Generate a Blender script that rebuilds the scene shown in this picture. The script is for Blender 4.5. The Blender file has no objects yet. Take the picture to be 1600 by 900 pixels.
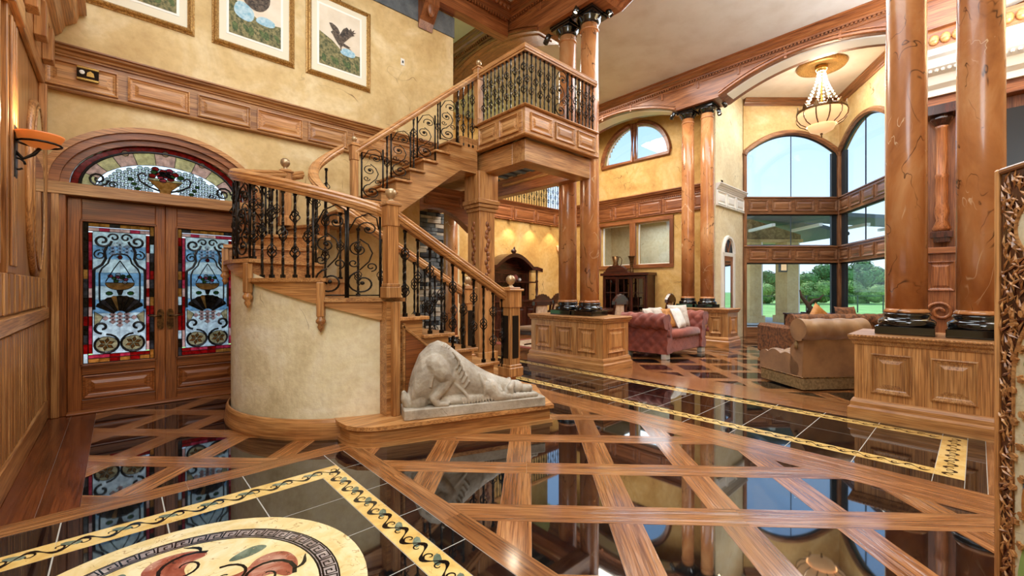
import bpy, math, random
from mathutils import Vector, Matrix
random.seed(7)
R = math.radians
PI = math.pi
scene = bpy.context.scene
COL = scene.collection
# ------------------------------------------------------------------ camera
H = 1.35                      # eye height
YAW = 47.4                    # angle of the view axis from world X (the door wall runs along X)
FPX = 670.0
cam_d = bpy.data.cameras.new('camera')
cam_d.sensor_width = 36.0
cam_d.lens = 36.0 * FPX / 1600.0
cam_d.clip_start = 0.05
cam_d.clip_end = 400
cam = bpy.data.objects.new('camera', cam_d)
cam.location = (0, 0, H)
cam.rotation_euler = (R(90), 0, R(YAW - 90))
COL.objects.link(cam)
scene.camera = cam
# ------------------------------------------------------------------ world
w = bpy.data.worlds.new('sky')
scene.world = w
w.use_nodes = True
nt = w.node_tree
for n in list(nt.nodes):
    nt.nodes.remove(n)
wo = nt.nodes.new('ShaderNodeOutputWorld')
bg = nt.nodes.new('ShaderNodeBackground')
tc = nt.nodes.new('ShaderNodeTexCoord')
sp = nt.nodes.new('ShaderNodeSeparateXYZ')
rp = nt.nodes.new('ShaderNodeValToRGB')
rp.color_ramp.elements[0].position = 0.0
rp.color_ramp.elements[0].color = (0.78, 0.89, 1.0, 1)
rp.color_ramp.elements[1].position = 0.42
rp.color_ramp.elements[1].color = (0.34, 0.58, 0.97, 1)
nt.links.new(tc.outputs['Generated'], sp.inputs[0])
nt.links.new(sp.outputs['Z'], rp.inputs[0])
nt.links.new(rp.outputs[0], bg.inputs['Color'])
bg.inputs['Strength'].default_value = 1.05
nt.links.new(bg.outputs[0], wo.inputs[0])
# ------------------------------------------------------------------ sun and the large added area fills
def light(name, kind, loc, power, color, size=1.0, size_y=None, rot=(0, 0, 0), spot=None):
    d = bpy.data.lights.new(name, kind)
    d.energy = power
    d.color = color
    if kind == 'AREA':
        d.shape = 'RECTANGLE'
        d.size = size
        d.size_y = size_y or size
    elif kind in ('POINT', 'SPOT'):
        d.shadow_soft_size = size
    if kind == 'SUN':
        d.angle = R(4)
    if spot:
        d.spot_size = R(spot)
        d.spot_blend = 0.6
    o = bpy.data.objects.new(name, d)
    o.location = loc
    o.rotation_euler = rot
    COL.objects.link(o)
    return o
WARM = (1.0, 0.92, 0.80)
NEUT = (0.84, 0.93, 1.0)
light('sun', 'SUN', (0, 0, 30), 3.0, (1.0, 0.96, 0.9), rot=(R(38), 0, R(150)))
light('entry_ceiling_fill', 'AREA', (1.6, 2.6, 6.75), 230, NEUT, 4.5, 4.5)  # unseen soft fill added under the entry ceiling
light('hall_rear_fill', 'AREA', (-1.2, -1.6, 4.6), 190, NEUT, 3.5, 3.0, rot=(R(52), 0, R(YAW - 90)))  # added fill behind the camera, tilted toward the view
light('living_ceiling_fill', 'AREA', (8.3, 2.6, 6.45), 190, NEUT, 3.0, 5.0)  # added overhead fill for the seating area, no fitting modelled
light('living_up_fill', 'AREA', (8.2, -1.2, 4.9), 340, (0.88, 0.95, 1.0), 2.2, 1.4, rot=(R(180), 0, 0))  # upward fill outside the frame, added to brighten the living ceiling
light('bay_ceiling_fill', 'AREA', (12.3, 2.6, 6.5), 60, NEUT, 1.6, 1.6)  # added fill above the bay, separate from the chandelier
light('dining_ceiling_fill', 'AREA', (8.6, 7.2, 6.45), 190, WARM, 2.5, 2.0)  # added warm fill over the dining end, no fitting modelled
scene.view_settings.view_transform = 'Standard'
scene.view_settings.look = 'None'
scene.view_settings.gamma = 1.0
scene.view_settings.exposure = 0.72
scene.view_settings.use_curve_mapping = False
try:
    scene.cycles.use_denoising = True
    scene.cycles.max_bounces = 10
    scene.cycles.caustics_reflective = False
    scene.cycles.caustics_refractive = False
except Exception:
    pass

# ------------------------------------------------------------------ pixel helpers (a pixel is only a direction)
CF = (math.cos(R(YAW)), math.sin(R(YAW)))
CR = (math.sin(R(YAW)), -math.cos(R(YAW)))
def ray(px):
    a = (px - 800.0) / FPX
    return CF[0] + CR[0] * a, CF[1] + CR[1] * a
def on_y(px, y):
    d = ray(px)
    return d[0] * y / d[1]
def on_x(px, x):
    d = ray(px)
    return d[1] * x / d[0]

# ------------------------------------------------------------------ materials
def lin(c):
    return tuple((v / 255 / 12.92) if v / 255 <= 0.04045 else ((v / 255 + 0.055) / 1.055) ** 2.4 for v in c) + (1.0,)
MATS = {}
def newmat(name):
    m = bpy.data.materials.new(name)
    m.use_nodes = True
    t = m.node_tree
    b = t.nodes['Principled BSDF']
    MATS[name] = m
    return m, t, b
def setin(b, **kw):
    names = {'rough': 'Roughness', 'metal': 'Metallic', 'coat': 'Coat Weight', 'sheen': 'Sheen Weight',
             'trans': 'Transmission Weight', 'ior': 'IOR', 'spec': 'Specular IOR Level', 'coatr': 'Coat Roughness'}
    for k, v in kw.items():
        b.inputs[names[k]].default_value = v
def coords(t, scale, rnd=True):
    tcn = t.nodes.new('ShaderNodeTexCoord')
    mp = t.nodes.new('ShaderNodeMapping')
    mp.inputs['Scale'].default_value = scale
    if rnd:
        oi = t.nodes.new('ShaderNodeObjectInfo')
        mu = t.nodes.new('ShaderNodeMath'); mu.operation = 'MULTIPLY'
        mu.inputs[1].default_value = 37.0
        t.links.new(oi.outputs['Random'], mu.inputs[0])
        t.links.new(mu.outputs[0], mp.inputs['Location'])
    t.links.new(tcn.outputs['Object'], mp.inputs['Vector'])
    return mp
def noise(t, vec, scale, detail=4, rough=0.55, dist=0.0):
    n = t.nodes.new('ShaderNodeTexNoise')
    n.inputs['Scale'].default_value = scale
    n.inputs['Detail'].default_value = detail
    n.inputs['Roughness'].default_value = rough
    n.inputs['Distortion'].default_value = dist
    t.links.new(vec.outputs[0], n.inputs['Vector'])
    return n
def ramp(t, src, stops, interp='LINEAR'):
    r = t.nodes.new('ShaderNodeValToRGB')
    r.color_ramp.interpolation = interp
    e = r.color_ramp.elements
    while len(e) < len(stops):
        e.new(0.5)
    for i, (p, c) in enumerate(stops):
        e[i].position = p
        e[i].color = c if len(c) == 4 else lin(c)
    t.links.new(src, r.inputs[0])
    return r
def mixc(t, fac, a, b, mode='MIX'):
    m = t.nodes.new('ShaderNodeMix')
    m.data_type = 'RGBA'
    m.blend_type = mode
    if isinstance(fac, float):
        m.inputs['Factor'].default_value = fac
    else:
        t.links.new(fac, m.inputs['Factor'])
    for s, v in (('A', a), ('B', b)):
        i = [x for x in m.inputs if x.name == s and x.type == 'RGBA'][0]
        if isinstance(v, tuple):
            i.default_value = v
        else:
            t.links.new(v, i)
    return [x for x in m.outputs if x.type == 'RGBA'][0]
def bump(t, b, src, strength, dist=0.01):
    n = t.nodes.new('ShaderNodeBump')
    n.inputs['Strength'].default_value = strength
    n.inputs['Distance'].default_value = dist
    t.links.new(src, n.inputs['Height'])
    t.links.new(n.outputs[0], b.inputs['Normal'])
def wood(base, cols, axis, rough=0.38, coat=0.15, bmp=0.12, coarse=1.0):
    name = base + '_' + 'xyz'[axis]
    if name in MATS:
        return MATS[name]
    m, t, b = newmat(name)
    s = [7.0 * coarse] * 3
    s[axis] = 0.55
    n1 = noise(t, coords(t, s), 1.6, 5, 0.6, 0.9)
    s2 = [110.0] * 3
    s2[axis] = 3.0
    n2 = noise(t, coords(t, s2), 1.0, 2, 0.5)
    c = ramp(t, n1.outputs[0], [(0.28, cols[0]), (0.5, cols[1]), (0.72, cols[2])])
    g = ramp(t, n2.outputs[0], [(0.38, (175, 160, 150)), (0.56, (255, 255, 255))])
    o = mixc(t, 0.8, c.outputs[0], g.outputs[0], 'MULTIPLY')
    oi = t.nodes.new('ShaderNodeObjectInfo')
    hv = t.nodes.new('ShaderNodeHueSaturation')
    mr = t.nodes.new('ShaderNodeMapRange')
    mr.inputs['To Min'].default_value = 0.82
    mr.inputs['To Max'].default_value = 1.16
    t.links.new(oi.outputs['Random'], mr.inputs['Value'])
    t.links.new(mr.outputs[0], hv.inputs['Value'])
    t.links.new(o, hv.inputs['Color'])
    t.links.new(hv.outputs[0], b.inputs['Base Color'])
    setin(b, rough=rough, coat=coat, coatr=0.12 if coat > 0.5 else 0.2)
    if bmp > 0.25:
        n5 = noise(t, coords(t, [1.1 if k == axis else 16.0 for k in range(3)]), 1.0, 3, 0.6, 0.8)
        bump(t, b, n5.outputs[0], bmp, 0.02)
    else:
        bump(t, b, n2.outputs[0], bmp, 0.004)
    return m
OAK = [(146, 90, 44), (188, 132, 76), (210, 160, 104)]
RED = [(110, 58, 28), (154, 92, 50), (178, 116, 70)]
BAYW = [(104, 64, 38), (146, 98, 62), (170, 122, 84)]
DOORW = [(104, 52, 20), (150, 84, 36), (174, 106, 52)]
FLW = [(112, 66, 34), (158, 102, 56), (186, 132, 82)]
FLD = [(70, 32, 14), (104, 50, 22), (132, 68, 32)]
FLG = [(96, 62, 40), (150, 100, 66), (186, 140, 104)]
MAH = [(38, 16, 10), (66, 28, 18), (88, 40, 26)]
def hgrain(base, cols, zs=7.0):
    name = base + '_curved'
    if name in MATS: return MATS[name]
    m, t, b = newmat(name)
    n1 = noise(t, coords(t, (0.5, 0.5, zs)), 1.8, 5, 0.6, 0.5)
    n2 = noise(t, coords(t, (4.0, 4.0, 110.0)), 1.0, 2, 0.5)
    c = ramp(t, n1.outputs[0], [(0.28, cols[0]), (0.5, cols[1]), (0.72, cols[2])])
    g = ramp(t, n2.outputs[0], [(0.38, (185, 170, 160)), (0.56, (255, 255, 255))])
    t.links.new(mixc(t, 0.7, c.outputs[0], g.outputs[0], 'MULTIPLY'), b.inputs['Base Color'])
    setin(b, rough=0.38, coat=0.15, coatr=0.2)
    return m
def oakc(): return hgrain('oak', OAK)
def oak(a): return wood('oak', OAK, a)
def red(a): return wood('red_oak', RED, a)
def bayw(a): return wood('bay_oak', BAYW, a)
def doorw(a): return wood('door_wood', DOORW, a)
def mah(a): return wood('mahogany', MAH, a, rough=0.25, coat=0.4)
def flw(a): return wood('floor_oak', FLW, a, rough=0.22, coat=0.9, bmp=0.55)
def fld(a): return wood('floor_walnut', FLD, a, rough=0.2, coat=0.3, bmp=0.2)
def flg(a): return wood('floor_reflect', FLG, a, rough=0.17, coat=0.4, bmp=0.7, coarse=1.6)  # floor oak with window reflection greyed into its colour; unused

def plaster(name, cols, rough=0.75, scale=1.3, bmp=0.25):
    m, t, b = newmat(name)
    v = coords(t, (1, 1, 1), False)
    n = noise(t, v, scale, 6, 0.62, 0.7)
    n2 = noise(t, v, scale * 9, 4, 0.6)
    c = ramp(t, n.outputs[0], [(0.3, cols[0]), (0.5, cols[1]), (0.68, cols[2])])
    g = ramp(t, n2.outputs[0], [(0.25, (225, 215, 205)), (0.6, (255, 255, 255))])
    o = mixc(t, 0.6, c.outputs[0], g.outputs[0], 'MULTIPLY')
    n3 = noise(t, v, scale * 0.8, 3, 0.5, 0.4)
    k = ramp(t, n3.outputs[0], [(0.4985, (255, 255, 255)), (0.5, (120, 92, 60)), (0.5015, (255, 255, 255))])
    n4 = noise(t, v, scale * 1.1, 2, 0.5)
    km = ramp(t, n4.outputs[0], [(0.60, (0, 0, 0)), (0.66, (255, 255, 255))])
    o2 = mixc(t, km.outputs[0], o, mixc(t, 1.0, o, k.outputs[0], 'MULTIPLY'))
    t.links.new(o2, b.inputs['Base Color'])
    setin(b, rough=rough)
    bump(t, b, n2.outputs[0], bmp, 0.01)
    return m
plaster('plaster_gold', [(196, 162, 104), (212, 182, 126), (226, 204, 158)])
plaster('plaster_amber', [(192, 144, 74), (210, 168, 96), (224, 190, 128)])
plaster('plaster_drum', [(204, 188, 148), (228, 216, 180), (238, 230, 206)], scale=1.8, bmp=0.5)
plaster('plaster_pale', [(206, 188, 150), (222, 208, 172), (232, 222, 194)])
plaster('ceiling_paint', [(212, 208, 203), (217, 213, 208), (221, 218, 213)], rough=0.85, bmp=0.0, scale=0.2)
plaster('slate_paint', [(72, 80, 86), (98, 104, 108), (116, 120, 122)], scale=3)
plaster('stone_carved', [(140, 128, 112), (178, 167, 150), (200, 191, 176)], rough=0.6, scale=4, bmp=0.5)
plaster('stucco_tan', [(196, 164, 110), (210, 180, 128), (218, 190, 142)])
plaster('stone_wall', [(96, 78, 50), (146, 122, 84), (178, 156, 116)], scale=6, bmp=1.0)
plaster('parchment', [(196, 184, 146), (214, 204, 170), (224, 216, 190)], scale=5)

def marble(name, cols, vein=(58, 26, 10), pale=(232, 200, 160), rough=0.16, scale=1.6, coat=0.5):
    m, t, b = newmat(name)
    v = coords(t, (1, 1, 0.55), True)
    n = noise(t, v, scale * 1.2, 5, 0.6, 0.6)
    c = ramp(t, n.outputs[0], [(0.3, cols[0]), (0.5, cols[1]), (0.7, cols[2])])
    n2 = noise(t, v, scale * 1.5, 3, 0.55, 1.0)
    n3 = noise(t, v, scale * 2.4, 2, 0.5)
    dk = ramp(t, n2.outputs[0], [(0.490, (0, 0, 0)), (0.5, (255, 255, 255)), (0.510, (0, 0, 0))])
    dm = ramp(t, n3.outputs[0], [(0.46, (0, 0, 0)), (0.54, (255, 255, 255))])
    f1 = mixc(t, 1.0, dk.outputs[0], dm.outputs[0], 'MULTIPLY')
    o = mixc(t, f1, c.outputs[0], lin(vein))
    n5 = noise(t, v, scale * 1.1, 3, 0.5, 1.4)
    pk = ramp(t, n5.outputs[0], [(0.455, (0, 0, 0)), (0.462, (255, 255, 255)), (0.469, (0, 0, 0))])
    pm = ramp(t, n3.outputs[0], [(0.38, (255, 255, 255)), (0.46, (0, 0, 0))])
    f2 = mixc(t, 1.0, pk.outputs[0], pm.outputs[0], 'MULTIPLY')
    o = mixc(t, f2, o, lin(pale))
    t.links.new(o, b.inputs['Base Color'])
    setin(b, rough=rough, coat=coat)
    return m
marble('marble_orange', [(148, 88, 48), (184, 120, 70), (206, 152, 102)], rough=0.26, coat=0.2)
marble('marble_red', [(118, 50, 30), (156, 84, 62), (196, 150, 130)], scale=6)
marble('marble_cream', [(212, 178, 110), (232, 208, 152), (240, 224, 184)], vein=(170, 130, 80), scale=5)
marble('marble_gold', [(208, 164, 88), (226, 188, 112), (236, 206, 140)], vein=(190, 140, 80), scale=6)
marble('marble_green', [(70, 84, 70), (104, 118, 100), (140, 150, 130)], scale=8)

def flat(name, col, **kw):
    m, t, b = newmat(name)
    b.inputs['Base Color'].default_value = lin(col)
    setin(b, **kw)
    return m
def mottled(name, c0, c1, scale, rough=0.5, bmp=0.2, **kw):
    m, t, b = newmat(name)
    n = noise(t, coords(t, (1, 1, 1)), scale, 4, 0.6)
    c = ramp(t, n.outputs[0], [(0.35, c0), (0.65, c1)])
    t.links.new(c.outputs[0], b.inputs['Base Color'])
    setin(b, rough=rough, **kw)
    bump(t, b, n.outputs[0], bmp, 0.005)
    return m
mottled('granite_black', (8, 8, 9), (22, 21, 21), 14, rough=0.03, bmp=0.0, ior=2.3, spec=0.6)
marble('marble_grey', [(118, 100, 96), (150, 134, 128), (186, 172, 164)], scale=9)
flat('grout', (178, 172, 160), rough=0.6)
flat('inlay_black', (16, 14, 14), rough=0.1)
flat('black_gloss', (7, 7, 8), rough=0.1, coat=0.6)
mottled('iron', (20, 18, 16), (52, 44, 36), 40, rough=0.34, bmp=0.2, metal=0.75)
mottled('bronze', (60, 40, 22), (120, 86, 48), 30, rough=0.35, metal=0.8)
mottled('gilt', (134, 92, 40), (206, 164, 96), 60, rough=0.38, bmp=0.8, metal=0.5)
flat('nickel_ball', (176, 148, 112), rough=0.28, metal=0.5)
mottled('velvet_rose', (108, 42, 28), (148, 72, 52), 5, rough=0.75, sheen=0.25)
mottled('silk_tan', (112, 76, 40), (148, 108, 64), 3, rough=0.42, sheen=0.3)
mottled('fringe_tan', (110, 86, 50), (150, 122, 80), 30, rough=0.8)
mottled('tapestry', (62, 36, 20), (132, 84, 48), 22, rough=0.8)
mottled('linen_grey', (176, 164, 152), (206, 196, 186), 12, rough=0.85)
mottled('linen_ivory', (216, 214, 208), (236, 234, 228), 12, rough=0.85)
mottled('silk_ochre', (150, 92, 36), (184, 126, 60), 14, rough=0.6)
mottled('rug_pattern', (150, 112, 88), (202, 186, 160), 16, rough=0.95)
mottled('rug_border', (96, 40, 28), (140, 66, 46), 20, rough=0.95)
mottled('rose_upholstery', (176, 140, 110), (206, 178, 150), 16, rough=0.8)
mottled('lawn', (112, 158, 76), (150, 190, 104), 0.6, rough=0.95)
mottled('leaf_green', (52, 92, 40), (120, 160, 84), 1.2, rough=0.8)
mottled('leaf_light', (92, 130, 54), (160, 186, 104), 1.2, rough=0.8)
mottled('bark', (60, 46, 34), (96, 78, 60), 4, rough=0.9)
mottled('concrete', (176, 172, 164), (200, 196, 188), 2, rough=0.8)
mottled('print_ground', (60, 68, 40), (150, 138, 92), 26, rough=0.8, bmp=0.0)
mottled('print_leaf', (52, 72, 40), (104, 116, 66), 30, rough=0.8, bmp=0.0)
mottled('print_feather', (44, 36, 30), (112, 96, 80), 34, rough=0.8, bmp=0.0)
mottled('print_water', (120, 170, 190), (186, 208, 214), 20, rough=0.8, bmp=0.0)
mottled('print_sky', (214, 198, 172), (228, 214, 192), 3, rough=0.8, bmp=0.0)
flat('mat_board', (226, 216, 190), rough=0.9)
flat('mat_inner', (240, 236, 224), rough=0.9)
flat('white_plastic', (226, 220, 206), rough=0.5)
flat('white_trim', (226, 222, 214), rough=0.5)
flat('window_steel', (34, 42, 48), rough=0.4)
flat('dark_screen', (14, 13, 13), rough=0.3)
flat('brass', (190, 150, 80), rough=0.25, metal=0.9)
flat('lead', (34, 32, 32), rough=0.4, metal=0.6)
flat('mirror', (225, 228, 230), rough=0.02, metal=1.0)
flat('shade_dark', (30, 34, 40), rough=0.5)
flat('porch_soffit', (96, 104, 108), rough=0.7)
flat('crystal', (235, 225, 205), rough=0.1, coat=1.0)
def glass(name, tint, alpha=0.12):
    m, t, b = newmat(name)
    t.nodes.remove(b)
    out = t.nodes['Material Output']
    tr = t.nodes.new('ShaderNodeBsdfTransparent')
    tr.inputs[0].default_value = lin(tint)
    gl = t.nodes.new('ShaderNodeBsdfGlossy')
    gl.inputs['Roughness'].default_value = 0.02
    mx = t.nodes.new('ShaderNodeMixShader')
    mx.inputs[0].default_value = alpha
    t.links.new(tr.outputs[0], mx.inputs[1])
    t.links.new(gl.outputs[0], mx.inputs[2])
    t.links.new(mx.outputs[0], out.inputs[0])
    return m
glass('window_glass', (244, 248, 250), 0.05)
glass('cabinet_glass', (190, 176, 140), 0.12)
def stained(name, col, thru=0.85):
    m, t, b = newmat(name)
    out = t.nodes['Material Output']
    n = noise(t, coords(t, (1, 1, 1)), 22, 3, 0.6)
    c = ramp(t, n.outputs[0], [(0.3, tuple(max(0, v - 34) for v in col)), (0.7, tuple(min(255, v + 22) for v in col))])
    t.links.new(c.outputs[0], b.inputs['Base Color'])
    setin(b, rough=0.12, coat=0.5)
    tl = t.nodes.new('ShaderNodeBsdfTranslucent')
    t.links.new(c.outputs[0], tl.inputs[0])
    mx = t.nodes.new('ShaderNodeMixShader')
    mx.inputs[0].default_value = thru
    t.links.new(b.outputs[0], mx.inputs[1])
    t.links.new(tl.outputs[0], mx.inputs[2])
    t.links.new(mx.outputs[0], out.inputs[0])
    return m
for nm, cc in (('pane_pale', (222, 228, 236)), ('pane_pink', (232, 200, 196)), ('pane_red', (178, 24, 34)),
               ('pane_rose', (206, 92, 122)), ('pane_grey', (96, 92, 96)), ('pane_amber', (196, 150, 92)),
               ('pane_green', (70, 128, 70)), ('pane_smoke', (58, 48, 40)), ('pane_cream', (228, 214, 184)), ('pane_blue', (168, 196, 220))):
    stained(nm, cc)
def emit(name, col, strength):
    m, t, b = newmat(name)
    b.inputs['Base Color'].default_value = lin(col)
    b.inputs['Emission Color'].default_value = lin(col)
    b.inputs['Emission Strength'].default_value = strength
    return m
emit('lamp_glass', (236, 190, 140), 0.45)
emit('lamp_amber', (190, 104, 44), 0.35)
emit('lamp_bulb', (255, 236, 200), 8.0)
def M(m):
    return MATS[m] if isinstance(m, str) else m

# ------------------------------------------------------------------ mesh helpers
class MB:
    def __init__(s):
        s.v, s.f = [], []
    def add(s, vs, fs):
        o = len(s.v)
        s.v += [tuple(p) for p in vs]
        s.f += [tuple(i + o for i in f) for f in fs]
        return s
    def box(s, x0, x1, y0, y1, z0, z1):
        return s.add([(x0, y0, z0), (x1, y0, z0), (x1, y1, z0), (x0, y1, z0), (x0, y0, z1), (x1, y0, z1), (x1, y1, z1), (x0, y1, z1)],
                     [(0, 3, 2, 1), (4, 5, 6, 7), (0, 1, 5, 4), (1, 2, 6, 5), (2, 3, 7, 6), (3, 0, 4, 7)])
    def cbox(s, x0, x1, y0, y1, z0, z1, c=0.006):
        """box with chamfered edges"""
        vs = []
        for zi, z in enumerate((z0, z0 + c, z1 - c, z1)):
            e = c if zi in (0, 3) else 0.0
            vs += [(x0 + e + (c if zi in (1, 2) else 0) * 1, y0 + e, z), (x1 - e - (c if zi in (1, 2) else 0), y0 + e, z),
                   (x1 - e, y0 + e + (c if zi in (1, 2) else 0), z), (x1 - e, y1 - e - (c if zi in (1, 2) else 0), z),
                   (x1 - e - (c if zi in (1, 2) else 0), y1 - e, z), (x0 + e + (c if zi in (1, 2) else 0), y1 - e, z),
                   (x0 + e, y1 - e - (c if zi in (1, 2) else 0), z), (x0 + e, y0 + e + (c if zi in (1, 2) else 0), z)]
        fs = [tuple(range(7, -1, -1)), tuple(range(24, 32))]
        for k in range(3):
            for i in range(8):
                j = (i + 1) % 8
                fs.append((k * 8 + i, k * 8 + j, k * 8 + 8 + j, k * 8 + 8 + i))
        return s.add(vs, fs)
    def prism(s, pts, z0, z1):
        """polygon in XY (counter-clockwise) extruded in Z"""
        n = len(pts)
        a = sum(pts[i][0] * pts[(i + 1) % n][1] - pts[(i + 1) % n][0] * pts[i][1] for i in range(n))
        if a < 0:
            pts = pts[::-1]
        return s.add([(x, y, z0) for x, y in pts] + [(x, y, z1) for x, y in pts],
                     [tuple(range(n - 1, -1, -1)), tuple(range(n, 2 * n))] + [(i, (i + 1) % n, n + (i + 1) % n, n + i) for i in range(n)])
    def prism_y(s, pts, y0, y1):
        """polygon in XZ extruded along Y"""
        m = MB().prism(pts, 0, 1)
        return s.add([(x, y0 + (y1 - y0) * k, z) for x, z, k in m.v], [f[::-1] for f in m.f])
    def prism_x(s, pts, x0, x1):
        """polygon in YZ extruded along X"""
        m = MB().prism(pts, 0, 1)
        return s.add([(x0 + (x1 - x0) * k, y, z) for y, z, k in m.v], m.f)
    def lathe(s, prof, seg=16, cx=0.0, cy=0.0, z=0.0, a0=0.0, a1=2 * PI):
        full = abs(a1 - a0 - 2 * PI) < 1e-6
        m = seg if full else seg + 1
        vs = [(cx + r * math.cos(a0 + (a1 - a0) * i / seg), cy + r * math.sin(a0 + (a1 - a0) * i / seg), z + h) for r, h in prof for i in range(m)]
        fs = []
        for k in range(len(prof) - 1):
            for i in range(seg):
                j = (i + 1) % m
                fs.append((k * m + i, k * m + j, (k + 1) * m + j, (k + 1) * m + i))
        if full:
            if prof[0][0] > 1e-5: fs.append(tuple(range(m - 1, -1, -1)))
            if prof[-1][0] > 1e-5: fs.append(tuple(range((len(prof) - 1) * m, len(prof) * m)))
        return s.add(vs, fs)
    def tube(s, path, r, seg=6, closed=False):
        P = [Vector(p) for p in path]
        n = len(P)
        rr = r if isinstance(r, (list, tuple)) else [r] * n
        vs = []
        up = Vector((0.0, 0.0, 1.0))
        prev = None
        for i in range(n):
            d = (P[(i + 1) % n if closed else min(i + 1, n - 1)] - P[(i - 1) % n if closed else max(i - 1, 0)])
            d = d.normalized() if d.length > 1e-9 else Vector((0, 0, 1))
            if prev is None:
                u = up if abs(d.dot(up)) < 0.9 else Vector((1.0, 0.0, 0.0))
            else:
                u = prev
            a = (u - d * u.dot(d)).normalized()
            prev = a
            b = d.cross(a)
            vs += [tuple(P[i] + (a * math.cos(2 * PI * k / seg) + b * math.sin(2 * PI * k / seg)) * rr[i]) for k in range(seg)]
        fs = []
        for i in range(n if closed else n - 1):
            for k in range(seg):
                i2 = (i + 1) % n
                fs.append((i * seg + k, i * seg + (k + 1) % seg, i2 * seg + (k + 1) % seg, i2 * seg + k))
        if not closed:
            fs += [tuple(range(seg - 1, -1, -1)), tuple(range((n - 1) * seg, n * seg))]
        return s.add(vs, fs)
    def sweep(s, prof, path, closed=False):
        """prof = (out, up) outline; path = (x, y, z) points; out is to the right of travel"""
        n, m = len(path), len(prof)
        vs = []
        for i in range(n):
            p = Vector(path[i])
            a = Vector(path[i]) - Vector(path[i - 1]) if (i > 0 or closed) else Vector(path[i + 1]) - p
            b = Vector(path[(i + 1) % n]) - p if (i < n - 1 or closed) else a
            a2, b2 = Vector((a.x, a.y)).normalized(), Vector((b.x, b.y)).normalized()
            na, nb = Vector((a2.y, -a2.x)), Vector((b2.y, -b2.x))
            nn = (na + nb)
            nn = nn / max(nn.length_squared / 2.0, 0.25)
            vs += [(p.x + nn.x * o, p.y + nn.y * o, p.z + h) for o, h in prof]
        fs = []
        for i in range(n if closed else n - 1):
            for k in range(m):
                i2 = (i + 1) % n
                fs.append((i * m + k, i2 * m + k, i2 * m + (k + 1) % m, i * m + (k + 1) % m))
        if not closed:
            fs += [tuple(range(m)), tuple(range(n * m - 1, (n - 1) * m - 1, -1))]
        return s.add(vs, fs)
    def sphere(s, c, r, seg=12, rings=8):
        rx, ry, rz = r if isinstance(r, (tuple, list)) else (r, r, r)
        pr = [(math.sin(PI * i / rings), -math.cos(PI * i / rings)) for i in range(rings + 1)]
        pr[0] = (1e-6, -1); pr[-1] = (1e-6, 1)
        m = MB().lathe(pr, seg)
        return s.add([(c[0] + x * rx, c[1] + y * ry, c[2] + z * rz) for x, y, z in m.v], m.f)
    def rects(s, loops):
        """stepped rectangular moulding facing -Y: loops = (x0,x1,z0,z1,y)"""
        vs = []
        for x0, x1, z0, z1, y in loops:
            vs += [(x0, y, z0), (x1, y, z0), (x1, y, z1), (x0, y, z1)]
        fs = []
        for k in range(len(loops) - 1):
            for i in range(4):
                j = (i + 1) % 4
                fs.append((k * 4 + i, k * 4 + j, k * 4 + 4 + j, k * 4 + 4 + i))
        e = (len(loops) - 1) * 4
        fs.append((e, e + 1, e + 2, e + 3))
        return s.add(vs, fs)
    def mesh(s, name, mat, smooth=False):
        me = bpy.data.meshes.new(name)
        me.from_pydata(s.v, [], s.f)
        me.materials.append(M(mat))
        if smooth:
            me.polygons.foreach_set('use_smooth', [True] * len(me.polygons))
        me.update()
        return me
def put(name, me, parent=None, loc=(0, 0, 0), rot=(0, 0, 0), scale=(1, 1, 1)):
    o = bpy.data.objects.new(name, me)
    o.location = loc
    o.rotation_euler = rot if isinstance(rot, (tuple, list)) else (0, 0, rot)
    o.scale = scale
    COL.objects.link(o)
    if parent is not None:
        o.parent = parent
    return o
def obj(name, mb, mat, parent=None, loc=(0, 0, 0), rot=(0, 0, 0), smooth=False):
    return put(name, mb.mesh(name, mat, smooth), parent, loc, rot)
def tag(o, label, cat, group=None, kind=None):
    o['label'] = label
    if cat: o['category'] = cat
    if group: o['group'] = group
    if kind: o['kind'] = kind
    return o
def thing(name, label, cat, loc=(0, 0, 0), rotz=0.0, group=None):
    o = put(name, None, None, loc, (0, 0, rotz))
    return tag(o, label, cat, group)
def struct(name, mb, mat, label=None, smooth=False):
    o = obj(name, mb, mat, None, smooth=smooth)
    o['kind'] = 'structure'
    if label: o['label'] = label
    return o
def copy_tree(o, parent=None):
    c = o.copy()
    COL.objects.link(c)
    c.parent = parent
    for ch in list(o.children):
        copy_tree(ch, c)
    return c
CACHE = {}
def cbox_at(name, x0, x1, y0, y1, z0, z1, wf, parent, c=0.006, axis=None):
    """a chamfered board, grain along its longest side; alike boards share mesh data"""
    sx, sy, sz = abs(x1 - x0), abs(y1 - y0), abs(z1 - z0)
    ax = axis if axis is not None else max(range(3), key=lambda k: (sx, sy, sz)[k])
    mat = wf(ax) if callable(wf) else M(wf)
    key = (round(sx, 4), round(sy, 4), round(sz, 4), mat.name, c)
    if key not in CACHE:
        cc = min(c, 0.3 * min(sx, sy, sz))
        CACHE[key] = MB().cbox(-sx / 2, sx / 2, -sy / 2, sy / 2, -sz / 2, sz / 2, cc).mesh(name, mat)
    return put(name, CACHE[key], parent, ((x0 + x1) / 2, (y0 + y1) / 2, (z0 + z1) / 2))
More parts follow.
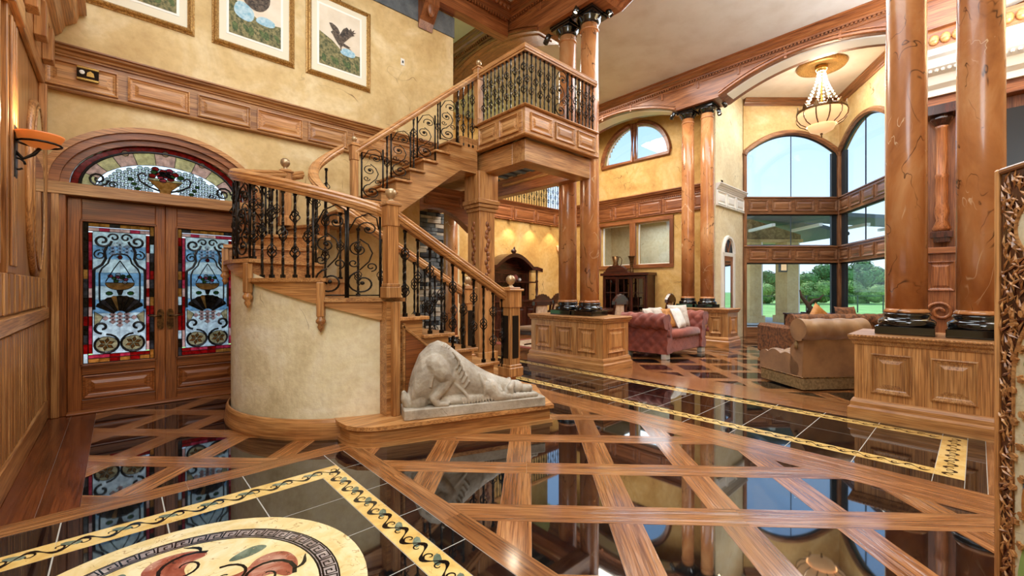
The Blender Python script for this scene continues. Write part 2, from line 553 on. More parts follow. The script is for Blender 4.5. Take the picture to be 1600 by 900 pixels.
def panel(name, w_, h_, wf, parent, loc, rotz=0.0, axis=0, deep=0.022):
    """a moulded raised panel facing local -Y, its back on the plane y=0"""
    mat = wf(axis) if callable(wf) else M(wf)
    key = ('panel', round(w_, 3), round(h_, 3), mat.name, deep)
    if key not in CACHE:
        a, b = w_ / 2, h_ / 2
        t = min(0.045, 0.18 * min(w_, h_))
        lp = [(-a, a, -b, b, 0.0), (-a, a, -b, b, -deep)]
        for i, y in ((0.25, -deep * 1.15), (0.5, -deep * 0.5), (0.8, -deep * 0.35), (1.0, -0.002), (1.35, -0.002), (2.1, -deep * 0.7)):
            e = t * i
            lp.append((-a + e, a - e, -b + e, b - e, y))
        CACHE[key] = MB().rects(lp).mesh(name, mat)
    return put(name, CACHE[key], parent, loc, (0, 0, rotz))
def arc(cx, cy, r, a0, a1, n):
    return [(cx + r * math.cos(a0 + (a1 - a0) * i / n), cy + r * math.sin(a0 + (a1 - a0) * i / n)) for i in range(n + 1)]
CROWN = [(0, 0), (0.03, 0), (0.035, 0.03), (0.06, 0.05), (0.075, 0.09), (0.12, 0.12), (0.13, 0.16), (0.16, 0.17), (0.16, 0.2), (0, 0.2)]
def crown(k, kz=None):
    kz = kz or k
    return [(o * k, z * kz) for o, z in CROWN]

# ================================================================== FLOOR
floor = struct('floor', MB().box(-2.2, 15.2, -2.2, 9.6, -0.12, -0.0022), 'grout', 'inlaid floor of polished black granite and oak planks')
S2 = math.sqrt(0.5)
def to_ab(x, y): return ((x - y) * S2, (x + y) * S2)
def clip(poly, rect):
    """clip an (a,b) polygon to an XY rectangle"""
    x0, x1, y0, y1 = rect
    P = [((a + b) * S2, (b - a) * S2) for a, b in poly]
    for ax, lim, sg in ((0, x0, 1), (0, x1, -1), (1, y0, 1), (1, y1, -1)):
        Q = []
        for i in range(len(P)):
            p, q = P[i], P[(i + 1) % len(P)]
            dp, dq = sg * (p[ax] - lim), sg * (q[ax] - lim)
            if dp >= 0: Q.append(p)
            if (dp < 0) != (dq < 0):
                f = dp / (dp - dq)
                Q.append((p[0] + (q[0] - p[0]) * f, p[1] + (q[1] - p[1]) * f))
        P = Q
        if len(P) < 3: return None
    ar = abs(sum(P[i][0] * P[(i + 1) % len(P)][1] - P[(i + 1) % len(P)][0] * P[i][1] for i in range(len(P)))) / 2
    if ar < 0.0006: return None
    return [to_ab(x, y) for x, y in P]
SA, SB, WB = 0.644, 0.636, 0.194
def rect(a0, a1, b0, b1, g=0.0004):
    return [(a0 + g, b0 + g), (a1 - g, b0 + g), (a1 - g, b1 - g), (a0 + g, b1 - g)]
pieces = []            # (kind, polygon, distance)
def lattice(zone):
    xs = [to_ab(x, y) for x in zone[:2] for y in zone[2:]]
    a_lo, a_hi = min(p[0] for p in xs), max(p[0] for p in xs)
    b_lo, b_hi = min(p[1] for p in xs), max(p[1] for p in xs)
    k0, k1 = int((b_lo - 2.03) / SA) - 1, int((b_hi - 2.03) / SA) + 2
    j0, j1 = int((a_lo + 0.185) / SB) - 1, int((a_hi + 0.185) / SB) + 2
    for k in range(k0, k1):
        bt = 2.03 + SA * k
        cuts = [a_lo - 1]                                   # planks come in lengths, butt joints staggered
        while cuts[-1] < a_hi + 1: cuts.append(cuts[-1] + SB * (3 if k % 2 else 4))
        for c0, c1 in zip(cuts, cuts[1:]):
            pieces.append(('a', clip(rect(c0, c1, bt - WB, bt), zone)))
        for j in range(j0, j1):
            al = -0.185 + SB * j
            pieces.append(('b', clip(rect(al, al + WB, bt, bt + SA - WB), zone)))
            pieces.append(('t', clip(rect(al + WB, al + SB, bt, bt + SA - WB), zone)))
lattice((1.53, 3.79, -0.25, 3.75))
lattice((-0.17, 3.79, 3.75, 6.5))
lattice((6.37, 14.9, -0.6, 5.6))
def cen(p): return (sum(q[0] for q in p) / len(p), sum(q[1] for q in p) / len(p))
pieces = [(k, p, math.hypot(*cen(p))) for k, p in pieces if p]
ROT = R(-45)
for kind, nm, mat, ztop in (('a', 'oak_plank', flw(0), 0.0), ('b', 'oak_plank', flw(1), 0.0), ('t', 'granite_tile', M('granite_black'), -0.0008)):
    sel = sorted([q for q in pieces if q[0] == kind], key=lambda q: q[2])
    lim = 300 if kind == 't' else 150
    for k_, p, d in sel[:lim]:
        obj(nm, MB().prism(p, -0.012, ztop), mat, floor, rot=(0, 0, ROT))
    if sel[lim:]:
        far = MB()
        for k_, p, d in sel[lim:]: far.prism(p, -0.012, ztop)
        o = obj('far_' + nm, far, mat, floor, rot=(0, 0, ROT))
        o['kind'] = 'stuff'
def slab(nm, x0, x1, y0, y1, mat, z=0.0, g=0.0007):
    return obj(nm, MB().box(x0 + g, x1 - g, y0 + g, y1 - g, -0.012, z), mat, floor)
# boards along the panelled wall, the border round the medallion, the long planks
for yy0, yy1 in ((3.75, 5.2), (5.2, 6.5)):
    slab('walnut_board', -0.6, -0.36, yy0, yy1, fld(1))
    slab('walnut_board', -0.36, -0.17, yy0 + 0.0, yy1, fld(1))
for a, b in ((-1.2, 0.35), (0.35, 1.53)):
    slab('border_plank', a, b, 3.575, 3.75, flw(0))
for a, b in ((-0.2, 1.3), (1.3, 2.1), (2.1, 2.85), (2.85, 3.575)):
    slab('border_plank', 1.38, 1.53, a, b, flw(1))
for i, (a, b) in enumerate(((-0.26, 1.9), (1.9, 4.1), (4.1, 6.6), (6.6, 9.4))):
    slab('long_plank', 3.79, 4.19, a, b, flw(1))
    slab('long_plank', 5.65, 6.01, a, b, flw(1))
    slab('long_plank', 6.01, 6.37, a + (0.45 if i else 0), b + (0.45 if i < 3 else 0), flw(1))
slab('long_plank', 3.79, 4.19, -2.1, -0.26, flw(1))
slab('end_plank', 4.19, 5.65, -0.26, -0.045, flw(0))
slab('oak_floor_field', 4.19, 15.1, -2.1, -0.62, flw(0))
slab('oak_floor_field', 6.37, 15.1, 5.6, 9.5, flw(0))
slab('oak_floor_field', -2.1, 1.38, -2.1, -0.2, flw(0))
# black granite band with two gold inlay strips
G = M('granite_black')
def tiles(x_cuts, y_cuts, hole=None):
    for x0, x1 in zip(x_cuts, x_cuts[1:]):
        for y0, y1 in zip(y_cuts, y_cuts[1:]):
            slab('granite_tile', x0, x1, y0, y1, G, -0.0008, 0.0035)
yb = [-0.045, 0.065] + [0.22 + 0.45 * k for k in range(21)]
tiles([4.19, 4.37], yb[2:]); tiles([5.55, 5.65], yb[2:])
tiles([4.51, 4.96, 5.41], yb[2:])
tiles([4.19, 4.92, 5.65], yb[:2]); slab('granite_tile', 4.19, 4.37, 0.065, 0.22, G, -0.0008); slab('granite_tile', 5.55, 5.65, 0.065, 0.22, G, -0.0008)
for y0, y1 in zip(yb[2:], yb[3:]):
    slab('gold_strip', 4.37, 4.51, y0, y1, 'marble_gold', 0.0)
    slab('gold_strip', 5.41, 5.55, y0, y1, 'marble_gold', 0.0)
slab('gold_strip', 4.37, 5.55, 0.065, 0.22, 'marble_gold', 0.0)
# entry medallion field
XC = [-1.04, -0.69, -0.24, 0.21, 0.66, 1.075]
YC = [-0.2, 0.07, 0.52, 0.97, 1.42, 1.87, 2.32, 2.77, 3.149]
tiles(XC, YC)
tiles([1.226, 1.38], [-0.2, 0.07, 0.52, 0.97, 1.42, 1.87, 2.32, 2.77, 3.22, 3.575])
tiles([-1.04, -0.69, -0.24, 0.21, 0.66, 1.226], [3.316, 3.575])
for a, b in zip([-1.04, -0.24, 0.66], [-0.24, 0.66, 1.226]): slab('gold_strip', a, b, 3.149, 3.316, 'marble_gold')
for a, b in zip([-0.2, 0.97, 1.87], [0.97, 1.87, 3.149]): slab('gold_strip', 1.075, 1.226, a, b, 'marble_gold')
# flat inlay ribbons
def ribbon(mb, path, wd, z0=0.0, z1=0.0016):
    n = len(path)
    L, Rr = [], []
    for i in range(n):
        a, b = path[max(i - 1, 0)], path[min(i + 1, n - 1)]
        dx, dy = b[0] - a[0], b[1] - a[1]
        l = math.hypot(dx, dy) or 1
        h = (wd[i] if isinstance(wd, list) else wd) / 2
        L.append((path[i][0] - dy / l * h, path[i][1] + dx / l * h)); Rr.append((path[i][0] + dy / l * h, path[i][1] - dx / l * h))
    for i in range(n - 1):
        mb.add([L[i] + (z1,), Rr[i] + (z1,), Rr[i + 1] + (z1,), L[i + 1] + (z1,)], [(0, 1, 2, 3)])
    return mb
def spiral2(cx, cy, r0, r1, a0, a1, n=14):
    return [(cx + (r0 + (r1 - r0) * i / n) * math.cos(a0 + (a1 - a0) * i / n), cy + (r0 + (r1 - r0) * i / n) * math.sin(a0 + (a1 - a0) * i / n)) for i in range(n + 1)]
def wave_motif(s=1.0):
    m = MB()
    wv = [(-0.5 + i / 16.0, 0.20 * math.sin(2 * PI * i / 16.0)) for i in range(17)]
    ribbon(m, [(x * s, y * s) for x, y in wv], [s * (0.03 + 0.10 * abs(math.sin(PI * i / 16.0 * 2)) ** 2) for i in range(17)])
    for sx in (-1, 1):
        sp_ = [(x * s, y * s) for x, y in spiral2(0.26 * sx, 0.02 * sx, 0.16, 0.03, PI / 2 * -sx, PI / 2 * -sx + sx * 1.7 * PI)]
        ribbon(m, sp_, [s * (0.055 - 0.0025 * i) for i in range(15)])
    return m
wm = wave_motif(0.20).mesh('scroll_inlay', 'inlay_black')
for k in range(16): put('scroll_inlay', wm, floor, (1.15, 3.12 - 0.2 * k, 0.0), (0, 0, R(90)))
for k in range(11): put('scroll_inlay', wm, floor, (1.12 - 0.2 * k, 3.232, 0.0))
leaf_m = MB().prism([(0.05 * math.cos(2 * PI * i / 8), 0.022 * math.sin(2 * PI * i / 8)) for i in range(8)], 0, 0.0012).mesh('leaf_inlay', 'marble_green')
for k in range(15): put('leaf_inlay', leaf_m, floor, (1.15 + 0.02, 3.02 - 0.2 * k, 0.0), (0, 0, R(60)))
for k in range(10): put('leaf_inlay', leaf_m, floor, (1.02 - 0.2 * k, 3.25, 0.0), (0, 0, R(-30)))
wm2 = wave_motif(0.16).mesh('scroll_inlay', 'inlay_black')
for k in range(38):
    for X in (4.44, 5.48): put('scroll_inlay', wm2, floor, (X, 0.32 + 0.16 * k, 0.0), (0, 0, R(90)))
for k in range(7): put('scroll_inlay', wm2, floor, (4.48 + 0.16 * k, 0.142, 0.0))
# round medallion
MX, MY, MR = 0.15, 2.24, 0.775
def ring(r0, r1, z, n=72):
    m = MB()
    for i in range(n):
        a, b = 2 * PI * i / n, 2 * PI * (i + 1) / n
        m.add([(MX + r * math.cos(t), MY + r * math.sin(t), z) for r, t in ((r0, a), (r1, a), (r1, b), (r0, b))], [(0, 1, 2, 3)])
    return m
med = obj('medallion', ring(0.655, MR, 0.0008), 'marble_cream', floor)
med['label'] = 'round cream marble medallion with a Greek key ring'
obj('key_ring', ring(0.575, 0.655, 0.0010), 'marble_grey', med)
obj('ring_line', ring(0.648, 0.656, 0.0014), 'inlay_black', med); obj('ring_line', ring(0.566, 0.574, 0.0014), 'inlay_black', med)
obj('medallion_field', ring(0.0001, 0.566, 0.0009), 'marble_cream', med)
km = MB()
ribbon(km, [(-0.034, -0.030), (-0.034, 0.030), (0.024, 0.030), (0.024, -0.014), (-0.008, -0.014), (-0.008, 0.010), (0.006, 0.010)], 0.009)
ribbon(km, [(-0.034, -0.028), (0.034, -0.028)], 0.009)
km = km.mesh('key_motif', 'inlay_black')
for k in range(54):
    a = 2 * PI * k / 54
    put('key_motif', km, med, (MX + 0.611 * math.cos(a), MY + 0.611 * math.sin(a), 0), (0, 0, a - PI / 2))
def blob(pts, n=3):
    for _ in range(n):
        q = []
        for i in range(len(pts)):
            a, b = pts[i], pts[(i + 1) % len(pts)]
            q += [(a[0] * .75 + b[0] * .25, a[1] * .75 + b[1] * .25), (a[0] * .25 + b[0] * .75, a[1] * .25 + b[1] * .75)]
        pts = q
    return pts
def flatpoly(pts, z): return MB().add([(x, y, z) for x, y in pts], [tuple(range(len(pts)))])
acan = flatpoly(blob([(0.0, 0.08), (0.16, 0.16), (0.20, 0.33), (0.33, 0.30), (0.30, 0.42), (0.16, 0.50), (0.06, 0.42), (0.09, 0.30), (-0.02, 0.22)]), 0.0015).mesh('acanthus_inlay', 'marble_red')
gre = flatpoly(blob([(-0.07, 0.34), (0.02, 0.40), (0.06, 0.52), (-0.04, 0.50)]), 0.0016).mesh('leaf_inlay', 'marble_green')
cur = MB()
ribbon(cur, spiral2(0.20, 0.30, 0.13, 0.02, 0.3, 0.3 + 2.6 * PI, 20), [0.020 - 0.0006 * i for i in range(21)], 0, 0.002)
ribbon(cur, spiral2(0.03, 0.26, 0.10, 0.015, 2.6, 2.6 - 2.2 * PI, 18), [0.016 - 0.0005 * i for i in range(19)], 0, 0.002)
ribbon(cur, [(0.30 + 0.02 * math.sin(i * .7), 0.36 + 0.02 * i) for i in range(7)], [0.004, 0.012, 0.018, 0.02, 0.016, 0.01, 0.004], 0, 0.002)
cur = cur.mesh('curl_inlay', 'inlay_black')
for k in range(5):
    rz = R(72 * k + 20)
    put('acanthus_inlay', acan, med, (MX, MY, 0), (0, 0, rz)); put('leaf_inlay', gre, med, (MX, MY, 0), (0, 0, rz)); put('curl_inlay', cur, med, (MX, MY, 0), (0, 0, rz))

# ================================================================== SHELL
DW = 6.55                                   # door wall plane
wallback = struct('wall_back', MB(), 'plaster_gold') if False else None
mbw = MB()
mbw.box(-0.9, -0.50, DW, DW + 0.3, 0, 6.9); mbw.box(1.34, 3.85, DW, DW + 0.3, 0, 6.9); mbw.box(3.85, 4.55, DW, DW + 0.3, 3.4, 6.9)
n = 20                                      # wall above the arched doorway
pts = [(-0.50, 6.9), (-0.50, 2.40)] + [(0.42 - 0.92 * math.cos(PI * i / n), 2.40 + 0.68 * math.sin(PI * i / n)) for i in range(1, n)] + [(1.34, 2.40), (1.34, 6.9)]
for i in range(1, len(pts) - 1 - 0):
    if i + 1 < len(pts) - 1:
        (x0, z0), (x1, z1) = pts[i], pts[i + 1]
        mbw.add([(x0, DW, z0), (x1, DW, z1), (x1, DW, 6.9), (x0, DW, 6.9), (x0, DW + .3, z0), (x1, DW + .3, z1), (x1, DW + .3, 6.9), (x0, DW + .3, 6.9)],
                [(0, 1, 2, 3), (4, 7, 6, 5), (0, 4, 5, 1)])
wall_back = struct('wall_back', mbw, 'plaster_gold', 'gold mottled plaster wall around the arched front doors')
struct('wall_left', MB().box(-0.9, -0.59, 3.7, DW, 0, 6.9), oak(2), 'oak panelled wall with tall pilasters and an oval mirror')
struct('wall_rear', MB().box(-2.4, 15.2, -2.4, -2.2, 0, 6.9).box(-2.4, -2.2, -2.4, DW + 0.3, 0, 6.9).box(-2.2, -0.9, DW, DW + 0.3, 0, 6.9).box(15.0, 15.2, -2.2, 0.4, 0, 6.9), 'plaster_gold', 'gold plaster walls of the hall behind the view')
struct('ceiling', MB().box(-2.2, 6.1, -2.2, 10.8, 6.9, 7.0), 'ceiling_paint', 'pale plaster ceiling of the entry hall')
struct('ceiling_living', MB().box(6.1, 11.7, -2.2, 10.8, 6.6, 6.7).prism([(11.7, 4.6), (12.95, 4.6), (15.1, 2.65), (12.3, 0.95), (11.7, 0.6)], 6.6, 6.7), 'ceiling_paint', 'pale plaster ceiling over the seating area')
# dining end and bay walls
X2 = 11.5
W2 = MB()
def wallx(mb, X, y0, y1, z0, z1, t=0.25): mb.box(X, X + t, y0, y1, z0, z1)
# holes: arched pair Y 5.9..8.2 z 5.18..6.3 ; square pair Y 5.85..7.0 / 7.15..8.3 z 2.05..3.3
YL, YR = 4.45, 9.4
YF = 4.60
for z0, z1, holes in ((0, 2.05, []), (2.05, 3.30, [(5.90, 6.98), (7.18, 8.26)]), (3.30, 5.18, []), (5.18, 6.30, [(5.9, 8.2)]), (6.30, 6.6, [])):
    e = YF
    for h0, h1 in holes:
        wallx(W2, X2, e, h0, z0, z1); e = h1
    wallx(W2, X2, e, YR, z0, z1)
for i in range(16):                          # spandrels round the half-round window head
    for sg in (-1, 1):
        y0, y1 = 1.15 * i / 16, 1.15 * (i + 1) / 16
        zc = 5.18 + 1.12 * math.sqrt(max(0, 1 - (y1 / 1.15) ** 2))
        ya, yb_ = sorted((7.05 + sg * y0, 7.05 + sg * y1))
        W2.box(X2, X2 + 0.25, ya, yb_, zc, 6.30)
struct('wall_far', W2, 'plaster_amber', 'amber plaster wall with a half round window over two square ones')
struct('wall_dining', MB().box(3.0, X2, YR, YR + 0.25, 0, 3.9).box(3.0, X2, YR + 1.2, YR + 1.4, 3.9, 6.9), 'plaster_amber', 'amber plaster wall behind the tall carved hutch')
struct('wall_return', MB().box(11.0, 12.85, YL, YL + 0.22, 0, 6.6), 'plaster_pale', 'pale plaster return wall between marble columns and bay window')

# ---- panelled band on the door wall
def band(nm, label, x0, x1, z0, z1, npan, wf, parent_rot=0.0, origin=(0, 0, 0), crown_k=0.55, dent=True, gap=0.08, lip=0.05):
    """moulded band facing local -Y, standing on the local plane y = 0"""
    r = put(nm, None, None, origin, (0, 0, parent_rot))
    r['kind'] = 'structure'; r['label'] = label
    obj('backing_board', MB().cbox(x0, x1, -0.03, 0.0, z0, z1, 0.004), wf(0), r)
    hh = 0.2 * crown_k
    obj('crown_moulding', MB().sweep(crown(crown_k), [(x0, -0.03, z1 - hh), (x1, -0.03, z1 - hh)]), wf(0), r)
    obj('bottom_bead', MB().sweep([(0, 0), (0.02, 0), (0.03, 0.015), (0.02, 0.03), (0, 0.03)], [(x0, -0.03, z0), (x1, -0.03, z0)]), wf(0), r)
    step = (x1 - x0) / npan
    ph = (z1 - hh) - z0 - 2 * lip
    for k in range(npan):
        panel('raised_panel', step - gap, ph, wf, r, (x0 + step * (k + 0.5), -0.03, z0 + lip + ph / 2))
    if dent:
        d = MB()
        q = int((x1 - x0) / 0.06)
        for k in range(q):
            d.box(x0 + 0.06 * k + 0.012, x0 + 0.06 * k + 0.045, -0.052, -0.03, z1 - hh - 0.03, z1 - hh)
        o = obj('dentil_course', d, wf(0), r); o['kind'] = 'stuff'
    return r
bw = band('trim_1', 'oak panelled band across the wall above the front doors', -0.60, 4.55, 3.42, 3.90, 8, oak, origin=(0, DW, 0), dent=False)
obj('end_cap', MB().cbox(4.55, 4.60, -0.06, 0.30, 3.42, 3.9), oak(2), bw)
# slate painted frieze and the carved cornice on corbels at the head of the wall
struct('trim_2', MB().cbox(-0.6, 4.57, DW - 0.02, DW + 0.31, 5.95, 6.32), 'slate_paint', 'slate blue painted frieze at the head of the picture wall')
cor = put('trim_3', None); cor['kind'] = 'structure'; cor['label'] = 'carved wooden cornice beam resting on corbels over the picture wall'
obj('beam_body', MB().cbox(-0.6, 5.72, DW - 0.22, DW - 0.02, 6.33, 6.9), red(0), cor)
obj('crown_moulding', MB().sweep(crown(1.2, 1.2), [(-0.6, DW - 0.22, 6.66), (5.72, DW - 0.22, 6.66)]), red(0), cor)
dm = MB()
for k in range(100): dm.box(-0.55 + 0.062 * k, -0.515 + 0.062 * k, DW - 0.27, DW - 0.22, 6.60, 6.66)
o = obj('dentil_course', dm, red(0), cor); o['kind'] = 'stuff'
cv = MB()
for k in range(62):
    cv.sphere((-0.5 + 0.1 * k, DW - 0.36, 6.80), (0.05, 0.035, 0.04), 8, 5)
o = obj('carved_leaf_course', cv, red(0), cor, smooth=True); o['kind'] = 'stuff'
for X in (1.3, 3.95):
    cb = obj('corbel', MB().prism_x([(DW - 0.02, 5.85), (DW - 0.02, 6.33), (DW - 0.26, 6.33), (DW - 0.26, 6.2), (DW - 0.16, 6.08), (DW - 0.07, 5.97)], X - 0.14, X + 0.14), red(2), cor)
    obj('carved_leaf', MB().sphere((X, DW - 0.20, 6.14), (0.08, 0.05, 0.15), 10, 8), red(2), cb, smooth=True)

# ---- front doors with stained glass
def outline(mb, P, y, r=0.0035, closed=True):
    return mb.tube([(x, y, z) for x, z in P], r, 4, closed)
def pane(P, y, mat, parent, nm='pane'):
    return obj(nm, MB().prism_y(P, y, y + 0.004), mat, parent)
def quad(u0, u1, v0, v1): return [(u0, v0), (u1, v0), (u1, v1), (u0, v1)]
def spiral3(cx, cz, r0, r1, a0, a1, y, n=16):
    return [(cx + (r0 + (r1 - r0) * i / n) * math.cos(a0 + (a1 - a0) * i / n), y, cz + (r0 + (r1 - r0) * i / n) * math.sin(a0 + (a1 - a0) * i / n)) for i in range(n + 1)]
def ell(cx, cz, a, b, t0=0.0, t1=2 * PI, n=20): return [(cx + a * math.cos(t0 + (t1 - t0) * i / n), cz + b * math.sin(t0 + (t1 - t0) * i / n)) for i in range(n + (0 if abs(t1 - t0 - 2 * PI) < 1e-6 else 1))]
def glass_panel(parent):
    """stained glass 0.62 x 1.57, local origin at its lower left corner, facing -Y"""
    Wd, Hd = 0.62, 1.57
    g = obj('glass_panel', MB().box(0, Wd, 0.001, 0.012, 0, 0.012).box(0, Wd, 0.001, 0.012, Hd - 0.012, Hd).box(0, 0.012, 0.001, 0.012, 0, Hd).box(Wd - 0.012, Wd, 0.001, 0.012, 0, Hd), 'lead', parent)
    ld = MB()
    def P(pts, mat, y=0.006, line=True):
        pane(pts, y, mat, g)
        if line: outline(ld, pts, y)
    rows = 15
    for k in range(rows):
        v0, v1 = 0.012 + (Hd - 0.024) * k / rows, 0.012 + (Hd - 0.024) * (k + 1) / rows
        for s in (0, 1):
            u = 0.012 if s == 0 else Wd - 0.05
            P(quad(u, u + 0.038, v0, v1), random.choice(['pane_grey', 'pane_amber', 'pane_pale', 'pane_red', 'pane_smoke']))
            u = 0.052 if s == 0 else Wd - 0.084
            if 0 < k < rows - 1: P(quad(u, u + 0.032, v0, v1), random.choice(['pane_red', 'pane_rose', 'pane_rose', 'pane_red', 'pane_pink']))
    for k in range(6):
        u0, u1 = 0.052 + 0.516 * k / 6, 0.052 + 0.516 * (k + 1) / 6
        for v, c in ((0.012, ['pane_red', 'pane_amber']), (0.060, ['pane_red', 'pane_rose']), (Hd - 0.05, ['pane_grey', 'pane_amber']), (Hd - 0.1, ['pane_rose', 'pane_pink'])):
            P(quad(u0, u1, v, v + (0.046 if v < 0.02 or v > 1.5 else 0.04)), random.choice(c))
    a, b = 0.086, Wd - 0.086
    for k in range(9):                                             # pale background lights
        v0, v1 = 0.10 + 1.37 * k / 9, 0.10 + 1.37 * (k + 1) / 9
        for u0, u1 in ((a, 0.31), (0.31, b)):
            P(quad(u0, u1, v0, v1), 'pane_blue' if 2 < k < 8 and k % 2 else 'pane_pale', 0.009, False)
    c = 0.31
    for k in range(5):                                             # diamond lights, head and foot
        for zc, hh, col in ((1.27, 0.06, 'pane_pale'), (0.50, 0.06, 'pane_pink')):
            for i in range(-2, 3):
                if abs(i) + abs(k - 2) <= 2 and (zc > 1 or k < 4):
                    P([(c + i * 0.06 - 0.03, zc + (k - 2) * 0.04), (c + i * 0.06, zc + (k - 2) * 0.04 - 0.03), (c + i * 0.06 + 0.03, zc + (k - 2) * 0.04), (c + i * 0.06, zc + (k - 2) * 0.04 + 0.03)], col, 0.006)
    for k in range(9):                                             # fan
        t0, t1 = R(30 + 120 * k / 9), R(30 + 120 * (k + 1) / 9)
        P([(c + r * math.cos(t), 0.52 + r * math.sin(t)) for r, t in ((0.06, t0), (0.23, t0), (0.235, (t0 + t1) / 2), (0.23, t1), (0.06, t1))], ['pane_smoke', 'pane_grey', 'pane_amber'][k % 3] if k % 2 else 'pane_smoke', 0.003)
    P(ell(c, 0.90, 0.125, 0.085, PI, 2 * PI, 12), 'pane_amber', 0.003)   # hanging bowl
    P([(c - 0.03, 0.82), (c + 0.03, 0.82), (c + 0.012, 0.76), (c - 0.012, 0.76)], 'pane_smoke', 0.003)
    for i in range(11):
        t = 2.4 * i
        rr = 0.016 + 0.07 * (i / 11.0)
        P(ell(c + rr * 1.2 * math.cos(t), 0.955 + rr * 0.7 * math.sin(t), 0.022, 0.018, n=7), ['pane_green', 'pane_rose', 'pane_pale', 'pane_green'][i % 4], 0.002)
    for s in (-1, 1):
        ld.tube([(c + s * 0.12, 0.002, 0.91), (c + s * 0.05, 0.002, 1.06), (c, 0.002, 1.15)], 0.005, 4)
        P(ell(c + s * 0.09, 0.78, 0.03, 0.022, n=7), 'pane_green', 0.003)
        # dark scrolled outline of the inner light
        ld.tube([(c + s * u, 0.002, v) for u, v in ((0.16, 0.64), (0.17, 0.72), (0.17, 1.0), (0.15, 1.06), (0.10, 1.12), (0.085, 1.18), (0.06, 1.215), (0.0, 1.23))], 0.009, 5)
        ld.tube([(c + s * u, 0.001, v) for u, v in ((0.215, 0.60), (0.215, 1.0), (0.21, 1.05), (0.15, 1.10), (0.12, 1.17), (0.13, 1.25), (0.11, 1.31))], 0.014, 5)
        ld.tube(spiral3(c + s * 0.165, 1.21, 0.055, 0.012, PI / 2, PI / 2 - s * 2.6 * PI, 0.002), 0.008, 5)
        ld.tube(spiral3(c + s * 0.145, 1.37, 0.075, 0.015, 0 if s < 0 else PI, (0 if s < 0 else PI) + s * 2.6 * PI, 0.001), 0.013, 5)
        ld.tube(spiral3(c + s * 0.05, 1.41, 0.05, 0.01, 0 if s > 0 else PI, (0 if s > 0 else PI) + s * 2.2 * PI, 0.001), 0.010, 5)
        # foot scrolls and lilies
        P(ell(c + s * 0.115, 0.21, 0.10, 0.085, n=14), 'pane_cream', 0.004)
        for i in range(6):
            t = R(20 + 60 * i)
            P([(c + s * 0.115 + r * math.cos(t + d), 0.21 + r * math.sin(t + d)) for r, d in ((0.008, 0), (0.045, 0.4), (0.075, 0), (0.045, -0.4))], 'pane_amber', 0.002)
        ld.tube(spiral3(c + s * 0.115, 0.21, 0.11, 0.09, PI / 2, PI / 2 + s * 1.8 * PI, 0.001), 0.012, 5)
        ld.tube(spiral3(c + s * 0.15, 0.40, 0.07, 0.02, -PI / 2, -PI / 2 + s * 2.0 * PI, 0.001), 0.014, 5)
        P([(c + s * 0.21, 0.36), (c + s * 0.14, 0.52), (c + s * 0.21, 0.58)], 'pane_cream', 0.004)
    P(ell(c, 1.19, 0.02, 0.025, n=6), 'pane_red', 0.002)
    obj('leading', ld, 'lead', g)
    return g
def make_door(nm, label, xa, handle_side):
    d = put(nm, None, None, (xa, DW + 0.05, 0)); d['kind'] = 'structure'; d['label'] = label
    cbox_at('stile', 0.001, 0.112, 0, 0.05, 0.01, 2.329, doorw, d); cbox_at('stile', 0.728, 0.819, 0, 0.05, 0.01, 2.329, doorw, d)
    cbox_at('rail', 0.11, 0.73, 0, 0.05, 0.01, 0.13, doorw, d); cbox_at('rail', 0.11, 0.73, 0, 0.05, 0.40, 0.515, doorw, d); cbox_at('rail', 0.11, 0.73, 0, 0.05, 2.075, 2.329, doorw, d)
    p = obj('lower_panel', MB().box(0.11, 0.73, 0.02, 0.04, 0.13, 0.40), doorw(0), d)
    panel('raised_field', 0.60, 0.25, doorw, d, (0.42, 0.02, 0.265))
    obj('glazing_bead', MB().sweep([(0, 0), (0.022, 0.006), (0.022, 0.02), (0, 0.026)], [(0.11, 0.0, 0.485), (0.73, 0.0, 0.485)]), doorw(0), d)
    for u in (0.108, 0.732): cbox_at('glazing_bead', u - 0.012, u + 0.012, -0.016, 0.0, 0.51, 2.08, doorw, d)
    cbox_at('glazing_bead', 0.10, 0.74, -0.016, 0.0, 2.075, 2.10, doorw, d)
    g = glass_panel(d); g.location = (0.11, 0.02, 0.51)
    hx = 0.775 if handle_side > 0 else 0.045
    hd = obj('handle_plate', MB().prism_y(blob([(hx - 0.035, 0.86), (hx + 0.035, 0.86), (hx + 0.03, 0.98), (hx + 0.035, 1.08), (hx, 1.11), (hx - 0.035, 1.08), (hx - 0.03, 0.98)], 2), -0.014, 0.0), 'bronze', d)
    obj('lever', MB().tube([(hx, -0.01, 1.02), (hx, -0.06, 1.02), (hx - handle_side * 0.05, -0.07, 1.02), (hx - handle_side * 0.12, -0.065, 1.03)], [0.012, 0.011, 0.01, 0.008], 8), 'bronze', hd, smooth=True)
    return d
make_door('door_1', 'front door leaf with stained glass next to the panelled wall', -0.40, 1)
make_door('door_2', 'front door leaf with stained glass next to the curved stair', 0.42, -1)
fr = put('door_frame_1', None); fr.name = 'trim_4'; fr['kind'] = 'structure'; fr['label'] = 'arched oak frame with a lintel around the front doors'
for s, X in ((0, -0.56), (1, 1.24)):
    cbox_at('jamb', X, X + 0.16, DW - 0.06, DW + 0.12, 0.0, 2.36, doorw, fr)
    cbox_at('jamb_bead', X + 0.05, X + 0.11, DW - 0.085, DW - 0.06, 0.0, 2.36, oak, fr)
cbox_at('lintel', -0.60, 1.44, DW - 0.09, DW + 0.12, 2.33, 2.46, oak, fr)
for X in (-0.42, 1.22): cbox_at('door_stop', X, X + 0.04, DW + 0.102, DW + 0.13, 0.0, 2.34, doorw, fr)
cbox_at('door_stop', -0.42, 1.26, DW + 0.102, DW + 0.13, 2.30, 2.36, doorw, fr)
